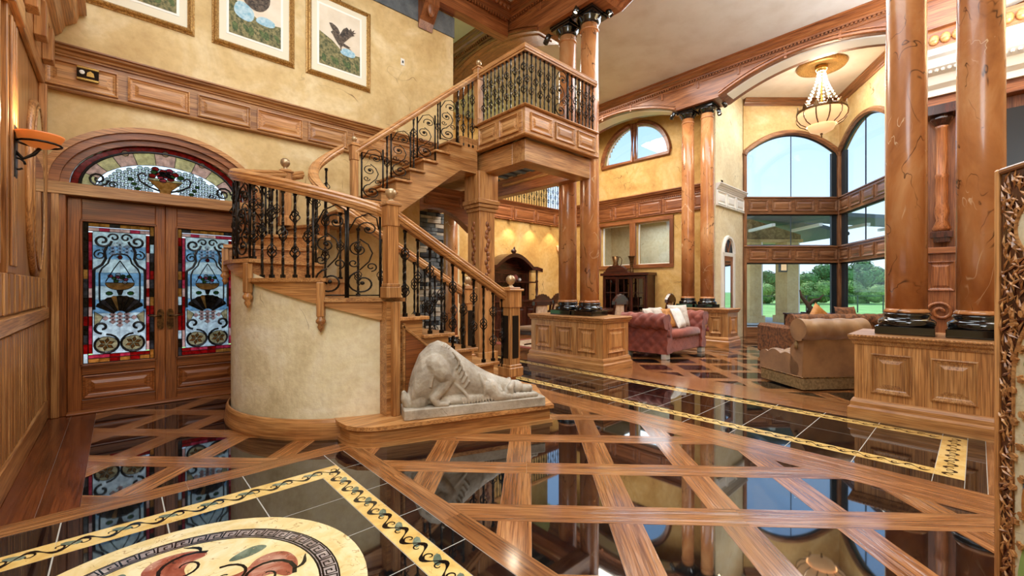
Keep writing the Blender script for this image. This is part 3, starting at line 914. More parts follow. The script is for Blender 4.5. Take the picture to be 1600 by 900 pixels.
cbox_at('door_stop', 0.40, 0.44, DW + 0.102, DW + 0.125, 0.35, 2.30, doorw, fr)
cbox_at('threshold', -0.40, 1.24, DW - 0.10, DW + 0.12, 0.0, 0.02, doorw, fr)
def ellarch(a, b, y, n=28): return [(0.42 - a * math.cos(PI * i / n), y, 2.46 + b * math.sin(PI * i / n)) for i in range(n + 1)]
def arch_ring(a0, b0, a1, b1, y0, y1):
    m = MB()
    A, B = ellarch(a0, b0, 0), ellarch(a1, b1, 0)
    for i in range(len(A) - 1):
        m.add([(A[i][0], y0, A[i][2]), (A[i + 1][0], y0, A[i + 1][2]), (B[i + 1][0], y0, B[i + 1][2]), (B[i][0], y0, B[i][2]),
               (A[i][0], y1, A[i][2]), (A[i + 1][0], y1, A[i + 1][2]), (B[i + 1][0], y1, B[i + 1][2]), (B[i][0], y1, B[i][2])],
              [(0, 1, 2, 3), (0, 4, 5, 1), (3, 2, 6, 7)])
    return m
obj('arch_moulding', arch_ring(0.80, 0.55, 0.87, 0.61, DW - 0.02, DW + 0.1), red(0), fr)
obj('arch_moulding', arch_ring(0.87, 0.61, 0.95, 0.68, DW - 0.06, DW + 0.05), red(0), fr)
obj('arch_moulding', arch_ring(0.95, 0.68, 1.01, 0.735, DW - 0.085, DW + 0.05), oak(0), fr)
tr = put('window_1', None, None, (0, DW + 0.03, 0)); tr['kind'] = 'structure'; tr['label'] = 'arched stained glass fanlight with an urn of red roses'
ld = MB()
def PT(pts, mat, y=0.006):
    pane(pts, y, mat, tr); outline(ld, pts, y)
N = 22
for i in range(N):                                                  # red border
    t0, t1 = PI * i / N, PI * (i + 1) / N
    PT([(0.42 + a * math.cos(t), 2.46 + b * math.sin(t)) for a, b, t in ((0.735, 0.50, t0), (0.795, 0.548, t0), (0.795, 0.548, t1), (0.735, 0.50, t1))], 'pane_red')
    if i % 2 == 0:
        t1 = PI * (i + 2) / N
        tm = (t0 + t1) / 2
        PT([(0.42 + a * math.cos(t), 2.47 + b * math.sin(t)) for a, b, t in ((0.60, 0.33, t0), (0.71, 0.475, t0), (0.71, 0.475, tm), (0.71, 0.475, t1), (0.60, 0.33, t1), (0.60, 0.33, tm))], 'pane_pink' if i % 4 else 'pane_cream')
ld.tube([(x, 0.002, z) for x, y, z in ellarch(0.722, 0.488, 0)], 0.012, 5)
row = 0
z = 2.475
while z < 2.80:
    x = -0.2 + (0.03 if row % 2 else 0)
    while x < 1.05:
        if ((x - 0.42) / 0.57) ** 2 + ((z + 0.015 - 2.46) / 0.315) ** 2 < 1 and (abs(x - 0.42) > 0.12 or z > 2.72):
            PT([(x - 0.028, z + 0.018), (x - 0.012, z), (x + 0.014, z), (x + 0.028, z + 0.018), (x + 0.014, z + 0.036), (x - 0.012, z + 0.036)], 'pane_pale')
        x += 0.06
    z += 0.036; row += 1
PT([(0.42 + u, 2.46 + v) for u, v in ((-0.05, 0.015), (0.05, 0.015), (0.06, 0.06), (0.16, 0.16), (-0.16, 0.16), (-0.06, 0.06))], 'pane_amber', 0.002)
PT([(0.42 + u, 2.46 + v) for u, v in ((-0.17, 0.16), (0.17, 0.16), (0.15, 0.185), (-0.15, 0.185))], 'pane_cream', 0.001)
for s in (-1, 1):
    ld.tube([(0.42 + s * u, 0.0, 2.46 + v) for u, v in ((0.05, 0.04), (0.14, 0.07), (0.23, 0.13), (0.25, 0.20), (0.21, 0.23), (0.17, 0.20))], 0.011, 5)
    ld.tube(spiral3(0.42 + s * 0.58, 2.555, 0.085, 0.015, 0, s * 3.2 * PI, 0.0), 0.012, 5)
    ld.tube(spiral3(0.42 + s * 0.46, 2.505, 0.04, 0.008, 0, -s * 2.6 * PI, 0.0), 0.008, 5)
for i in range(16):
    t = 2.4 * i
    rr = 0.02 + 0.16 * i / 16
    PT(ell(0.42 + rr * math.cos(t), 2.70 + rr * 0.42 * math.sin(t), 0.034, 0.026, n=8), ['pane_red', 'pane_green', 'pane_red', 'pane_rose'][i % 4], 0.0)
for s in (-1, 1):
    for i in range(3): PT(ell(0.42 + s * (0.25 + 0.03 * i), 2.50 + 0.05 * i, 0.026, 0.018, n=7), 'pane_green', 0.0)
for t in (R(60), R(90), R(120)):
    PT(ell(0.42 + 0.715 * math.cos(t), 2.465 + 0.482 * math.sin(t), 0.032, 0.032, n=8), 'pane_cream', -0.002)
obj('leading', ld, 'lead', tr)

# ---- pictures
def picture(label, x0, x1, z0, z1, kind):
    p = thing('framed_picture', label, 'picture', (0, DW, 0), group='gilt framed bird pictures on the wall')
    a = [(x0, z0), (x1, z0), (x1, z1), (x0, z1)]
    PR = [(0, 0), (-0.010, 0.0), (-0.020, 0.02), (-0.050, 0.028), (-0.06, 0.045), (-0.045, 0.06), (-0.025, 0.065), (-0.02, 0.075), (0, 0.075)]
    m = MB()
    loops = []
    for y, e in PR: loops.append((x0 + e, x1 - e, z0 + e, z1 - e, y))
    vs = []
    for q in loops: vs += [(q[0], q[4], q[2]), (q[1], q[4], q[2]), (q[1], q[4], q[3]), (q[0], q[4], q[3])]
    fs = []
    for k in range(len(loops) - 1):
        for i in range(4):
            j = (i + 1) % 4
            fs.append((k * 4 + i, k * 4 + j, k * 4 + 4 + j, k * 4 + 4 + i))
    obj('frame', m.add(vs, fs), 'gilt', p)
    obj('mat', MB().box(x0 + 0.07, x1 - 0.07, -0.018, -0.004, z0 + 0.07, z1 - 0.07), 'mat_board', p)
    obj('inner_mat', MB().rects([(x0 + 0.15, x1 - 0.15, z0 + 0.17, z1 - 0.15, -0.018), (x0 + 0.155, x1 - 0.155, z0 + 0.175, z1 - 0.155, -0.022), (x0 + 0.17, x1 - 0.17, z0 + 0.19, z1 - 0.17, -0.022)]), 'mat_inner', p)
    X0, X1, Z0, Z1 = x0 + 0.18, x1 - 0.18, z0 + 0.20, z1 - 0.18
    Wd, Hd = X1 - X0, Z1 - Z0
    pr = obj('print', MB().box(X0, X1, -0.024, -0.022, Z0, Z1), 'print_sky', p)
    def bl(nm, pts, mat, y): obj(nm, MB().prism_y(blob([(X0 + Wd * u, Z0 + Hd * v) for u, v in pts], 2), y, y + 0.001), mat, pr)
    obj('painted_ground', MB().prism_y([(X0, Z0), (X1, Z0), (X1, Z0 + Hd * .34), (X0 + Wd * .6, Z0 + Hd * .30), (X0 + Wd * .3, Z0 + Hd * .46), (X0, Z0 + Hd * .55)], -0.0255, -0.0245), 'print_ground', pr)
    bl('painted_water', [(.45, .28), (.85, .26), (.9, .38), (.6, .42)], 'print_water', -0.027)
    for i in range(9): bl('painted_foliage', [(.05 + .1 * i, .06 + .05 * (i % 3)), (.16 + .1 * i, .05), (.17 + .1 * i, .16), (.07 + .1 * i, .20)], ['print_leaf', 'print_ground', 'print_leaf'][i % 3], -0.0265)
    if kind == 2:
        def rw(nm, pts, y): obj(nm, MB().prism_y([(X0 + Wd * u, Z0 + Hd * (v + .04)) for u, v in pts], y, y + 0.001), 'print_feather', pr)
        rw('painted_bird', [(.27, .55), (.31, .585), (.37, .57), (.46, .53), (.56, .46), (.58, .40), (.53, .36), (.46, .38), (.38, .45), (.32, .52)], -0.029)
        rw('painted_wing', [(.36, .55), (.27, .64), (.23, .70), (.30, .71), (.38, .69), (.44, .66), (.49, .60), (.47, .52)], -0.028)
        rw('painted_wing', [(.42, .47), (.50, .58), (.57, .68), (.66, .735), (.72, .70), (.76, .745), (.79, .70), (.86, .74), (.83, .69), (.90, .70), (.82, .655), (.86, .64), (.78, .61), (.72, .56), (.64, .49), (.56, .42)], -0.030)
        rw('painted_tail', [(.56, .44), (.76, .40), (.70, .385), (.78, .365), (.58, .385)], -0.0295)
        rw('painted_leg', [(.49, .38), (.53, .37), (.53, .29), (.51, .29)], -0.0285)
    else:
        bl('painted_bird', [(.20, .55), (.55, .42), (.80, .60), (.75, .85), (.40, .80)], 'print_feather', -0.029)
        bl('painted_wing', [(.30, .62), (.62, .55), (.86, .80), (.7, 1.0), (.4, .92)], 'print_feather', -0.030)
        bl('painted_rock', [(.05, .30), (.42, .22), (.50, .44), (.16, .56)], 'print_water', -0.028)
    lampo = obj('picture_light', MB().tube([((x0 + x1) / 2 - 0.18, -0.16, z1 + 0.05), ((x0 + x1) / 2 + 0.18, -0.16, z1 + 0.05)], 0.022, 10).tube([((x0 + x1) / 2, -0.01, z1 - 0.02), ((x0 + x1) / 2, -0.08, z1 + 0.07), ((x0 + x1) / 2, -0.16, z1 + 0.05)], 0.008, 6), 'brass', p, smooth=True)
    return p
picture('gilt framed bird picture nearest the panelled wall', -0.27, 0.70, 4.45, 5.70, 0)
picture('gilt framed picture of a bird by rocks, middle of three', 0.874, 1.84, 4.45, 5.70, 1)
picture('gilt framed picture of a bird with raised wings', 1.99, 2.96, 4.45, 5.70, 2)
pl = thing('doorbell_plate', 'small brass and black chime box on the panelled band', 'chime', (0, DW - 0.03, 0))
x0 = on_y(120, DW - .05)
obj('case', MB().cbox(x0, x0 + 0.17, -0.05, -0.03, 3.57, 3.72), 'black_gloss', pl)
for a, b in ((3.57, 3.597), (3.693, 3.72)): obj('brass_bar', MB().cbox(x0 - 0.004, x0 + 0.174, -0.056, -0.045, a, b), 'brass', pl)
obj('dial', MB().sphere((x0 + 0.04, -0.05, 3.655), (0.022, 0.006, 0.022), 10, 6), 'white_plastic', pl); obj('emblem', MB().prism_y([(x0 + .075, 3.62), (x0 + .135, 3.62), (x0 + .13, 3.66), (x0 + .105, 3.68), (x0 + .08, 3.66)], -0.056, -0.05), 'brass', pl)
xo = on_y(629, DW); zo = H + (450 - 97) * (CF[0] * xo + CF[1] * DW) / FPX
ou = thing('wall_outlet', 'small white outlet plate high on the gold wall', 'outlet', (xo, DW, zo))
obj('plate', MB().cbox(-0.036, 0.036, -0.008, 0, -0.058, 0.058, 0.004), 'white_plastic', ou); obj('socket', MB().cbox(-0.014, 0.014, -0.011, -0.008, -0.02, 0.02, 0.002), 'shade_dark', ou)

# ---- panelled left wall: pilasters, wainscot, mirror, cornice
LW = -0.59
lw = put('trim_5', None); lw['kind'] = 'structure'; lw['label'] = 'oak wainscot, pilasters and heavy cornice of the side wall'
cbox_at('baseboard', LW, LW + 0.06, 3.7, DW - 0.06, 0.0, 0.20, oak, lw)
k = 0
y = 3.85
while y < 6.45:                                                     # reeded wainscot staves and the short ones above
    cbox_at('stave', LW, LW + 0.045, y, y + 0.075, 0.20, 1.02, oak, lw)
    if k % 2 == 0: cbox_at('upper_stave', LW, LW + 0.05, y, y + 0.13, 1.17, 1.45, oak, lw)
    y += 0.105; k += 1
cbox_at('chair_rail', LW, LW + 0.07, 3.7, DW - 0.06, 1.04, 1.15, oak, lw)
for y0 in (3.75, 4.38):
    cbox_at('pilaster', LW, LW + 0.05, y0, y0 + 0.34, 1.45, 3.40, oak, lw)
    for q in (0.05, 0.14, 0.23): cbox_at('pilaster_reed', LW + 0.05, LW + 0.065, y0 + q, y0 + q + 0.06, 1.5, 3.2, oak, lw)
    cbox_at('pilaster_cap', LW, LW + 0.09, y0 - 0.03, y0 + 0.37, 3.26, 3.42, oak, lw)
cbox_at('corner_post', LW, LW + 0.06, DW - 0.16, DW - 0.06, 0.2, 3.42, oak, lw)
obj('frieze_board', MB().cbox(LW, LW + 0.04, 3.7, DW - 0.05, 3.42, 3.92), oak(1), lw)
obj('crown_moulding', MB().sweep(crown(1.9, 2.2), [(LW + 0.04, 3.7, 3.92), (LW + 0.04, DW - 0.02, 3.92)]), oak(1), lw)
for i in range(5): cbox_at('bracket', LW + 0.04, LW + 0.12, 4.0 + 0.55 * i, 4.16 + 0.55 * i, 3.60, 3.92, oak, lw)
mr_ = thing('oval_mirror', 'tall oval mirror in a moulded oak frame on the panelled wall', 'mirror', (LW, 5.98, 2.28))
A, B = 0.36, 0.76
obj('glass', MB().prism_x([(A * math.cos(2 * PI * i / 36), B * math.sin(2 * PI * i / 36)) for i in range(36)], 0.02, 0.05), 'mirror', mr_)
obj('frame', MB().tube([(0.015, (A + 0.03) * math.cos(2 * PI * i / 48), (B + 0.04) * math.sin(2 * PI * i / 48)) for i in range(48)], 0.032, 8, True), oak(2), mr_, smooth=True)
obj('inner_bead', MB().tube([(0.048, A * math.cos(2 * PI * i / 48), B * math.sin(2 * PI * i / 48)) for i in range(48)], 0.010, 6, True), oak(2), mr_, smooth=True)
sc = thing('wall_sconce', 'iron wall sconce with an amber alabaster bowl on the pilaster', 'sconce', (LW + 0.05, 4.55, 2.40))
obj('back_plate', MB().cbox(0, 0.02, -0.05, 0.05, -0.28, 0.08), 'iron', sc)
obj('arm', MB().tube([(0.0, 0, -0.08), (0.05, 0, -0.14), (0.10, 0, -0.10), (0.13, 0, -0.05)], 0.012, 8).tube([(0.02 + 0.04 * math.cos(t), 0, -0.18 + 0.04 * math.sin(t)) for t in [i * .5 for i in range(12)]], 0.007, 6).tube([(0.13 + 0.11 * math.cos(t), 0.11 * math.sin(t), -0.02) for t in [i * PI / 8 for i in range(16)]], 0.008, 6, True), 'iron', sc, smooth=True)
obj('bowl', MB().lathe([(0.01, -0.05), (0.05, -0.045), (0.10, -0.01), (0.125, 0.035), (0.128, 0.045), (0.115, 0.04), (0.09, 0.01), (0.01, -0.02)], 20, 0.13, 0), 'lamp_amber', sc, smooth=True)
light('sconce_bulb', 'POINT', (LW + 0.2, 4.55, 2.56), 5, (1.0, 0.72, 0.42), 0.05)

# ================================================================== STAIRCASE
RS = 0.18
SCX, SCY, SR, SI = 2.10, 5.00, 1.28, 0.48
st = thing('staircase', 'curved oak staircase with wrought iron balusters and a plaster drum', 'staircase')
Y1, Y1F = 3.62, 4.52                        # near and far edge of the lower flight
nose1 = {2: 3.44, 3: 3.10, 4: 2.80, 5: 2.50, 6: 2.20, 7: 1.92}
def on_circle(px, r):
    d = ray(px)
    A = d[0] ** 2 + d[1] ** 2
    B = d[0] * SCX + d[1] * SCY
    C = SCX ** 2 + SCY ** 2 - r * r
    t = (B - math.sqrt(max(B * B - A * C, 0))) / A
    return math.degrees(math.atan2(d[1] * t - SCY, d[0] * t - SCX))
TH = [-96.0, on_circle(503, SR), on_circle(392, SR)]
TH += [TH[2] - 33, TH[2] - 62, TH[2] - 91, -270.0]
# plaster drum and its base
def low(th):                                # lower edge of the sloping fascia
    f = (-96.0 - th) / 174.0
    return 1.00 + 1.12 * f
dr = MB()
n = 56
for i in range(n):
    a, b = -84 - 196 * i / n, -84 - 196 * (i + 1) / n
    p, q = [(SCX + (SR - 0.02) * math.cos(R(t)), SCY + (SR - 0.02) * math.sin(R(t))) for t in (a, b)]
    dr.add([(p[0], p[1], 0), (q[0], q[1], 0), (q[0], q[1], low(b) + 0.08), (p[0], p[1], low(a) + 0.08)], [(0, 3, 2, 1)])
obj('drum', dr, 'plaster_drum', st, smooth=True)
pth = [(SCX + SR * math.cos(R(-88 - 190 * i / 40)), SCY + SR * math.sin(R(-88 - 190 * i / 40)), 0) for i in range(41)]
obj('drum_base', MB().sweep([(0, 0), (-0.035, 0), (-0.04, 0.02), (-0.025, 0.15), (-0.012, 0.175), (0, 0.18)], pth), oakc(), st)
# curved treads, fascia boards, drops
def wedge(t0, t1, r0, r1, n=10):
    return [(SCX + r1 * math.cos(R(t0 + (t1 - t0) * i / n)), SCY + r1 * math.sin(R(t0 + (t1 - t0) * i / n))) for i in range(n + 1)] + \
           [(SCX + r0 * math.cos(R(t1 + (t0 - t1) * i / n)), SCY + r0 * math.sin(R(t1 + (t0 - t1) * i / n))) for i in range(n + 1)]
for j in range(6):
    k = 7 + j
    t0, t1 = TH[j], TH[j + 1]
    pts = wedge(t0 + 2.0, t1, SI - 0.02, SR + 0.045)
    if j == 0: pts = [(1.96, Y1 - 0.03)] + pts[2:-2] + [(1.96, Y1F)]
    obj('tread', MB().prism(pts, k * RS - 0.035, k * RS), oak(0), st)
    f = MB()
    for i in range(8):
        a, b = t0 + (t1 - t0) * i / 8, t0 + (t1 - t0) * (i + 1) / 8
        P = []
        for t in (a, b):
            for rr in (SR + 0.018, SR - 0.02):
                x, y = SCX + rr * math.cos(R(t)), SCY + rr * math.sin(R(t))
                P += [(x, y, low(t)), (x, y, k * RS - 0.035)]
        f.add(P, [(0, 1, 5, 4), (2, 6, 7, 3), (0, 4, 6, 2)])
    obj('fascia_board', f, oakc(), st)
    if j > 0:
        c, s_ = math.cos(R(t0)), math.sin(R(t0))
        obj('riser', MB().add([(SCX + r_ * c, SCY + r_ * s_, z_) for r_, z_ in ((SI, (k - 1) * RS), (SR, (k - 1) * RS), (SR, k * RS - 0.03), (SI, k * RS - 0.03))], [(0, 1, 2, 3)]), oak(0), st)
        dp = put('drop_bracket', MB().cbox(-0.03, 0.03, -0.03, 0.03, low(t0) - 0.10 - k * RS, -0.04).mesh('drop_bracket', oak(2)), st, (SCX + (SR + 0.03) * c, SCY + (SR + 0.03) * s_, k * RS), (0, 0, R(t0)))
        put('drop_finial', CACHE.setdefault('dropf', MB().lathe([(0.001, -0.14), (0.018, -0.115), (0.03, -0.09), (0.02, -0.07), (0.042, -0.05), (0.042, -0.03), (0.03, -0.015), (0.03, 0.0)], 12).mesh('drop_finial', oak(2), True)), dp, (0, 0, low(t0) - 0.10 - k * RS))
# lower flight
near = [(1.80, 0.0), (1.80, 7 * RS - 0.035), (nose1[7] - 0.03, 7 * RS - 0.035)]
for k in (6, 5, 4, 3, 2): near += [(nose1[k + 1] - 0.03, k * RS - 0.035), (nose1[k] - 0.03, k * RS - 0.035)]
near += [(nose1[2] - 0.03, 0.0)]
obj('lower_flight_carcass', MB().prism_y(near, Y1 + 0.02, Y1F), oak(0), st)
for k in (2, 3, 4, 5, 6):
    cbox_at('tread', nose1[k + 1] - 0.04, nose1[k] + 0.02, Y1 - 0.03, Y1F + 0.03, k * RS - 0.035, k * RS, oak, st, axis=1)
cbox_at('end_post', 1.84, 1.91, Y1 - 0.035, Y1 + 0.03, RS, 7 * RS - 0.035, oak, st)
tri = obj('spandrel_panel', MB().prism_y([(1.98, 0.26), (2.88, 0.26), (1.98, 0.98)], Y1 - 0.001, Y1 + 0.02), doorw(0), st)
for a, b in (((1.96, 0.24), (1.96, 1.02)), ((1.94, 1.0), (2.92, 0.24)), ((1.94, 0.25), (2.92, 0.25))):
    obj('panel_moulding', MB().tube([(a[0], Y1 - 0.002, a[1]), (b[0], Y1 - 0.002, b[1])], 0.016, 6), oak(0), tri)
# flared bottom step that carries the statue
bs = [(3.22, 2.88), (3.46, 3.28), (3.72, 3.62), (3.72, 4.55), (1.50, 4.4), (1.42, 3.80), (1.43, 3.64), (1.48, 3.53), (1.56, 3.45), (1.68, 3.39), (2.05, 3.27)]
bs = [p for p in bs]
def inset(P, e):
    n = len(P)
    a = sum(P[i][0] * P[(i + 1) % n][1] - P[(i + 1) % n][0] * P[i][1] for i in range(n))
    sg = 1 if a > 0 else -1
    out = []
    for i in range(n):
        p0, p1, p2 = Vector(P[i - 1]), Vector(P[i]), Vector(P[(i + 1) % n])
        d1, d2 = (p1 - p0).normalized(), (p2 - p1).normalized()
        n1, n2 = Vector((-d1.y, d1.x)) * sg, Vector((-d2.y, d2.x)) * sg
        m = (n1 + n2)
        m = m / max(m.length_squared / 2, .4)
        out.append((p1.x + m.x * e, p1.y + m.y * e))
    return out
obj('tread', MB().prism(bs, RS - 0.035, RS), oak(0), st)
obj('bottom_step_riser', MB().prism(inset(bs, 0.035), 0.0, RS - 0.035), oakc(), st)
obj('bottom_step_base', MB().prism(inset(bs, 0.012), 0.0, 0.035), oakc(), st)
# upper flight
Y2, Y2F = 5.48, 6.50
nx = lambda k: 2.39 + 0.22 * (k - 14)
up = [(2.05, 12 * RS + 0.02)]
up += [(2.05, 13 * RS - 0.035)]
for k in range(14, 22): up += [(nx(k) + 0.03, (k - 1) * RS - 0.035), (nx(k) + 0.03, k * RS - 0.035)]
up += [(4.295, 21 * RS - 0.035), (4.295, 3.20), (3.96, 3.20), (2.62, 12 * RS + 0.02)]
obj('upper_flight_carcass', MB().prism_y(up, Y2 + 0.02, Y2F), oak(0), st)
cbox_at('tread', 2.02, nx(14) + 0.04, Y2 - 0.03, Y2F, 13 * RS - 0.035, 13 * RS, oak, st, axis=1)
for k in range(14, 21): cbox_at('tread', nx(k) - 0.01, nx(k + 1) + 0.04, Y2 - 0.03, Y2F, k * RS - 0.035, k * RS, oak, st, axis=1)
# ---- newels
def newel(x, y, z0, z1, wd, ball, parent, inset_=False, nm='newel_post'):
    n_ = put(nm, None, parent, (x, y, 0))
    h = wd / 2
    obj('shaft', MB().cbox(-h * .86, h * .86, -h * .86, h * .86, z0, z1 - 0.19), oak(2), n_)
    obj('base', MB().cbox(-h * 1.15, h * 1.15, -h * 1.15, h * 1.15, z0, z0 + 0.10).cbox(-h * 1.0, h * 1.0, -h * 1.0, h * 1.0, z0 + 0.10, z0 + 0.13), oak(2), n_)
    obj('head', MB().cbox(-h, h, -h, h, z1 - 0.21, z1 - 0.02), oak(2), n_)
    obj('cap', MB().cbox(-h * 1.22, h * 1.22, -h * 1.22, h * 1.22, z1 - 0.025, z1).cbox(-h * .9, h * .9, -h * .9, h * .9, z1, z1 + 0.018), oak(0), n_)
    if ball:
        b = ball
        obj('ball_finial', MB().lathe([(b * .7, 0), (b * .7, 0.008), (b * .4, b * .3), (b * .38, b * .55), (b * .7, b * .8), (b * .98, b * 1.3), (b, b * 1.6), (b * .9, b * 2.05), (b * .55, b * 2.4), (0.001, b * 2.52)], 14, z=z1 + 0.018), 'nickel_ball', n_, smooth=True)
    if inset_:
        obj('dark_inset', MB().box(-h * .5, h * .5, -h * .90, -h * .84, z0 + 0.20, z1 - 0.30), 'dark_screen', n_)
        obj('dark_inset', MB().box(-h * .90, -h * .84, -h * .5, h * .5, z0 + 0.20, z1 - 0.30), 'dark_screen', n_)
    return n_
newel(1.84, Y1 + 0.02, 7 * RS, 2.12, 0.125, 0.05, st)
newel(3.29, Y1 - 0.02, 2 * RS, 1.34, 0.18, 0.055, st, True)
newel(3.36, 4.52, 2 * RS, 1.36, 0.16, 0.05, st, True)
newel(2.27, Y2 + 0.03, 13 * RS, 3.22, 0.10, 0.035, st)
tf = R(-247)
newel(SCX + SR * math.cos(tf) * .97, SCY + SR * math.sin(tf) * .97, 12 * RS, 2.88, 0.14, 0.06, st)
# ---- balusters: twisted bar with one or two cages
def cage(mb, zc, L=0.16, rad=0.042):
    for q in range(4):
        mb.tube([(rad * math.sin(PI * i / 8) ** .8 * math.cos(2 * PI * (q / 4.0 + i / 16.0)), rad * math.sin(PI * i / 8) ** .8 * math.sin(2 * PI * (q / 4.0 + i / 16.0)), zc - L / 2 + L * i / 8) for i in range(9)], 0.006, 4)
    for s in (-1, 1): mb.lathe([(0.007, -0.012), (0.016, 0), (0.007, 0.012)], 6, z=zc + s * L / 2)
def baluster_mesh(cages):
    m = MB()
    vs, fs = [], []
    nz = 30
    for i in range(nz + 1):
        z_ = i / nz
        tw = 0 if z_ < .1 or z_ > .9 else (z_ - .1) * 14
        for q in range(4):
            a = PI / 4 + q * PI / 2 + tw
            vs.append((0.013 * math.cos(a), 0.013 * math.sin(a), z_))
    for i in range(nz):
        for q in range(4): fs.append((i * 4 + q, i * 4 + (q + 1) % 4, i * 4 + 4 + (q + 1) % 4, i * 4 + 4 + q))
    m.add(vs, fs)
    for c in cages: cage(m, c)
    m.box(-0.017, 0.017, -0.017, 0.017, 0, 0.04); m.box(-0.015, 0.015, -0.015, 0.015, 0.965, 1.0)
    return m.mesh('baluster', 'iron')
BM = {1: baluster_mesh([0.5]), 2: baluster_mesh([0.30, 0.72]), 0: baluster_mesh([]), 3: baluster_mesh([0.26, 0.52, 0.78])}
def baluster(x, y, z0, z1, kind, parent): return put('baluster', BM[kind], parent, (x, y, z0), (0, 0, random.random()), (1, 1, z1 - z0))
def scroll_mesh(wd=0.30):
    """wrought iron scroll panel, 1 high, in the local XZ plane"""
    m = MB()
    for s in (-1, 1): m.box(s * wd / 2 - 0.009, s * wd / 2 + 0.009, -0.009, 0.009, 0, 1)
    def sw(pts, r=0.0075): m.tube([(x, 0, z) for x, z in pts], r, 5)
    def spi(cx, cz, r0, r1, a0, turns, n=18): return [(cx + (r0 + (r1 - r0) * i / n) * math.cos(a0 + turns * 2 * PI * i / n), cz + (r0 + (r1 - r0) * i / n) * math.sin(a0 + turns * 2 * PI * i / n)) for i in range(n + 1)]
    h = wd / 2
    sw(spi(-h * .05, 0.17, h * .92, h * .20, R(100), 1.35, 24), 0.010)
    sw([(-h * .2, 0.32), (h * .35, 0.42), (h * .55, 0.52), (h * .3, 0.62), (-h * .2, 0.68)])
    sw(spi(-h * .25, 0.56, h * .60, h * .12, R(80), 1.3))
    sw(spi(h * .30, 0.80, h * .62, h * .12, R(200), -1.3))
    sw([(h * .92, 0.80), (h * .8, 0.93), (h * .3, 0.98), (-h * .4, 0.92), (-h * .92, 0.74)])
    sw(spi(h * .48, 0.36, h * .36, h * .1, R(-90), 1.2))
    sw(spi(-h * .55, 0.40, h * .32, h * .08, R(0), -1.2))
    for cx, cz in ((-h * .05, 0.17), (-h * .25, 0.56), (h * .30, 0.80)): m.sphere((cx, 0, cz), 0.022, 8, 6)
    m.box(-h, h, -0.006, 0.006, 0.02, 0.035)
    return m.mesh('scroll_panel', 'iron', True)
SM = scroll_mesh()
def scroll(x, y, z0, z1, rot, parent): return put('scroll_panel', SM, parent, (x, y, z0), (0, 0, rot), (1, 1, z1 - z0))
RAIL = [(-0.035, -0.06), (0.035, -0.06), (0.04, -0.035), (0.052, -0.03), (0.056, -0.005), (0.046, 0.012), (0.05, 0.03), (0.03, 0.05), (0.0, 0.058), (-0.03, 0.05), (-0.05, 0.03), (-0.046, 0.012), (-0.056, -0.005), (-0.052, -0.03), (-0.04, -0.035)]
def handrail(path, parent, nm='handrail'): return obj(nm, MB().sweep(RAIL, path), hgrain('oak_rail', OAK, 3.0), parent)
# near rail of the lower flight
zr = lambda x: 1.27 + (3.22 - x) * (2.00 - 1.27) / (3.22 - 1.90)
handrail([(3.22, Y1, zr(3.22)), (1.88, Y1, zr(1.88))], st)
x = 1.99; i = 0
while x < 3.24:
    k = max(kk for kk in nose1 if nose1[kk] + 0.02 >= x) if x < 3.44 else 2
    baluster(x, Y1 + 0.03, k * RS, zr(x) - 0.05, [2, 1][i % 2], st)
    x += 0.135; i += 1
# far rail of the lower flight and its tight inner curve
zf = lambda x: 1.30 + (3.30 - x) * 0.56
inner = [(3.30, Y1F, zf(3.30)), (2.20, Y1F, zf(2.20))]
for i in range(1, 15):
    t = R(-90 - 180 * i / 14)
    inner.append((SCX + SI * math.cos(t), SCY + SI * math.sin(t), zf(2.2) + 0.05 + (3.12 - zf(2.2) - 0.05) * i / 14))
handrail(inner, st)
for i in range(9):
    x = 2.15 + 0.14 * i
    k = max(kk for kk in nose1 if nose1[kk] + 0.02 >= x)
    baluster(x, Y1F - 0.03, k * RS, zf(x) - 0.05, [1, 2][i % 2], st)
for i in range(1, 8):
    t = R(-90 - 22 * i)
    j = min(5, max(0, next((q for q in range(6) if math.degrees(t) > TH[q + 1]), 5)))
    baluster(SCX + SI * math.cos(t), SCY + SI * math.sin(t), (7 + j) * RS, inner[1 + int(i * 22 / 180 * 14)][2] - 0.05, [1, 2][i % 2], st)
# outer curved rail
RO = SR - 0.05
def zo_(th): return 2.04 + (-96 - th) / 160.0 * 0.84
op = [(1.86, Y1 + 0.03, 2.02)] + [(SCX + RO * math.cos(R(t)), SCY + RO * math.sin(R(t)), zo_(t)) for t in [-104 - 143 * i / 26 for i in range(27)]]
handrail(op, st)
t = -104.0; i = 0
pat = ['s', 's', 1, 2, 1, 2, 1, 2, 's', 's', 1, 2, 1, 's', 's', 2, 1, 2, 1, 2, 1, 2, 1]
while t > -244 and i < len(pat):
    step = 13.0 if pat[i] == 's' else 5.6
    tm = t - step / 2
    j = next((q for q in range(6) if tm > TH[q + 1]), 5)
    px_, py_ = SCX + RO * math.cos(R(tm)), SCY + RO * math.sin(R(tm))
    if pat[i] == 's': scroll(px_, py_, (7 + j) * RS, zo_(tm) - 0.06, R(tm + 90), st)
    else: baluster(px_, py_, (7 + j) * RS, zo_(tm) - 0.05, pat[i], st)
    t -= step; i += 1
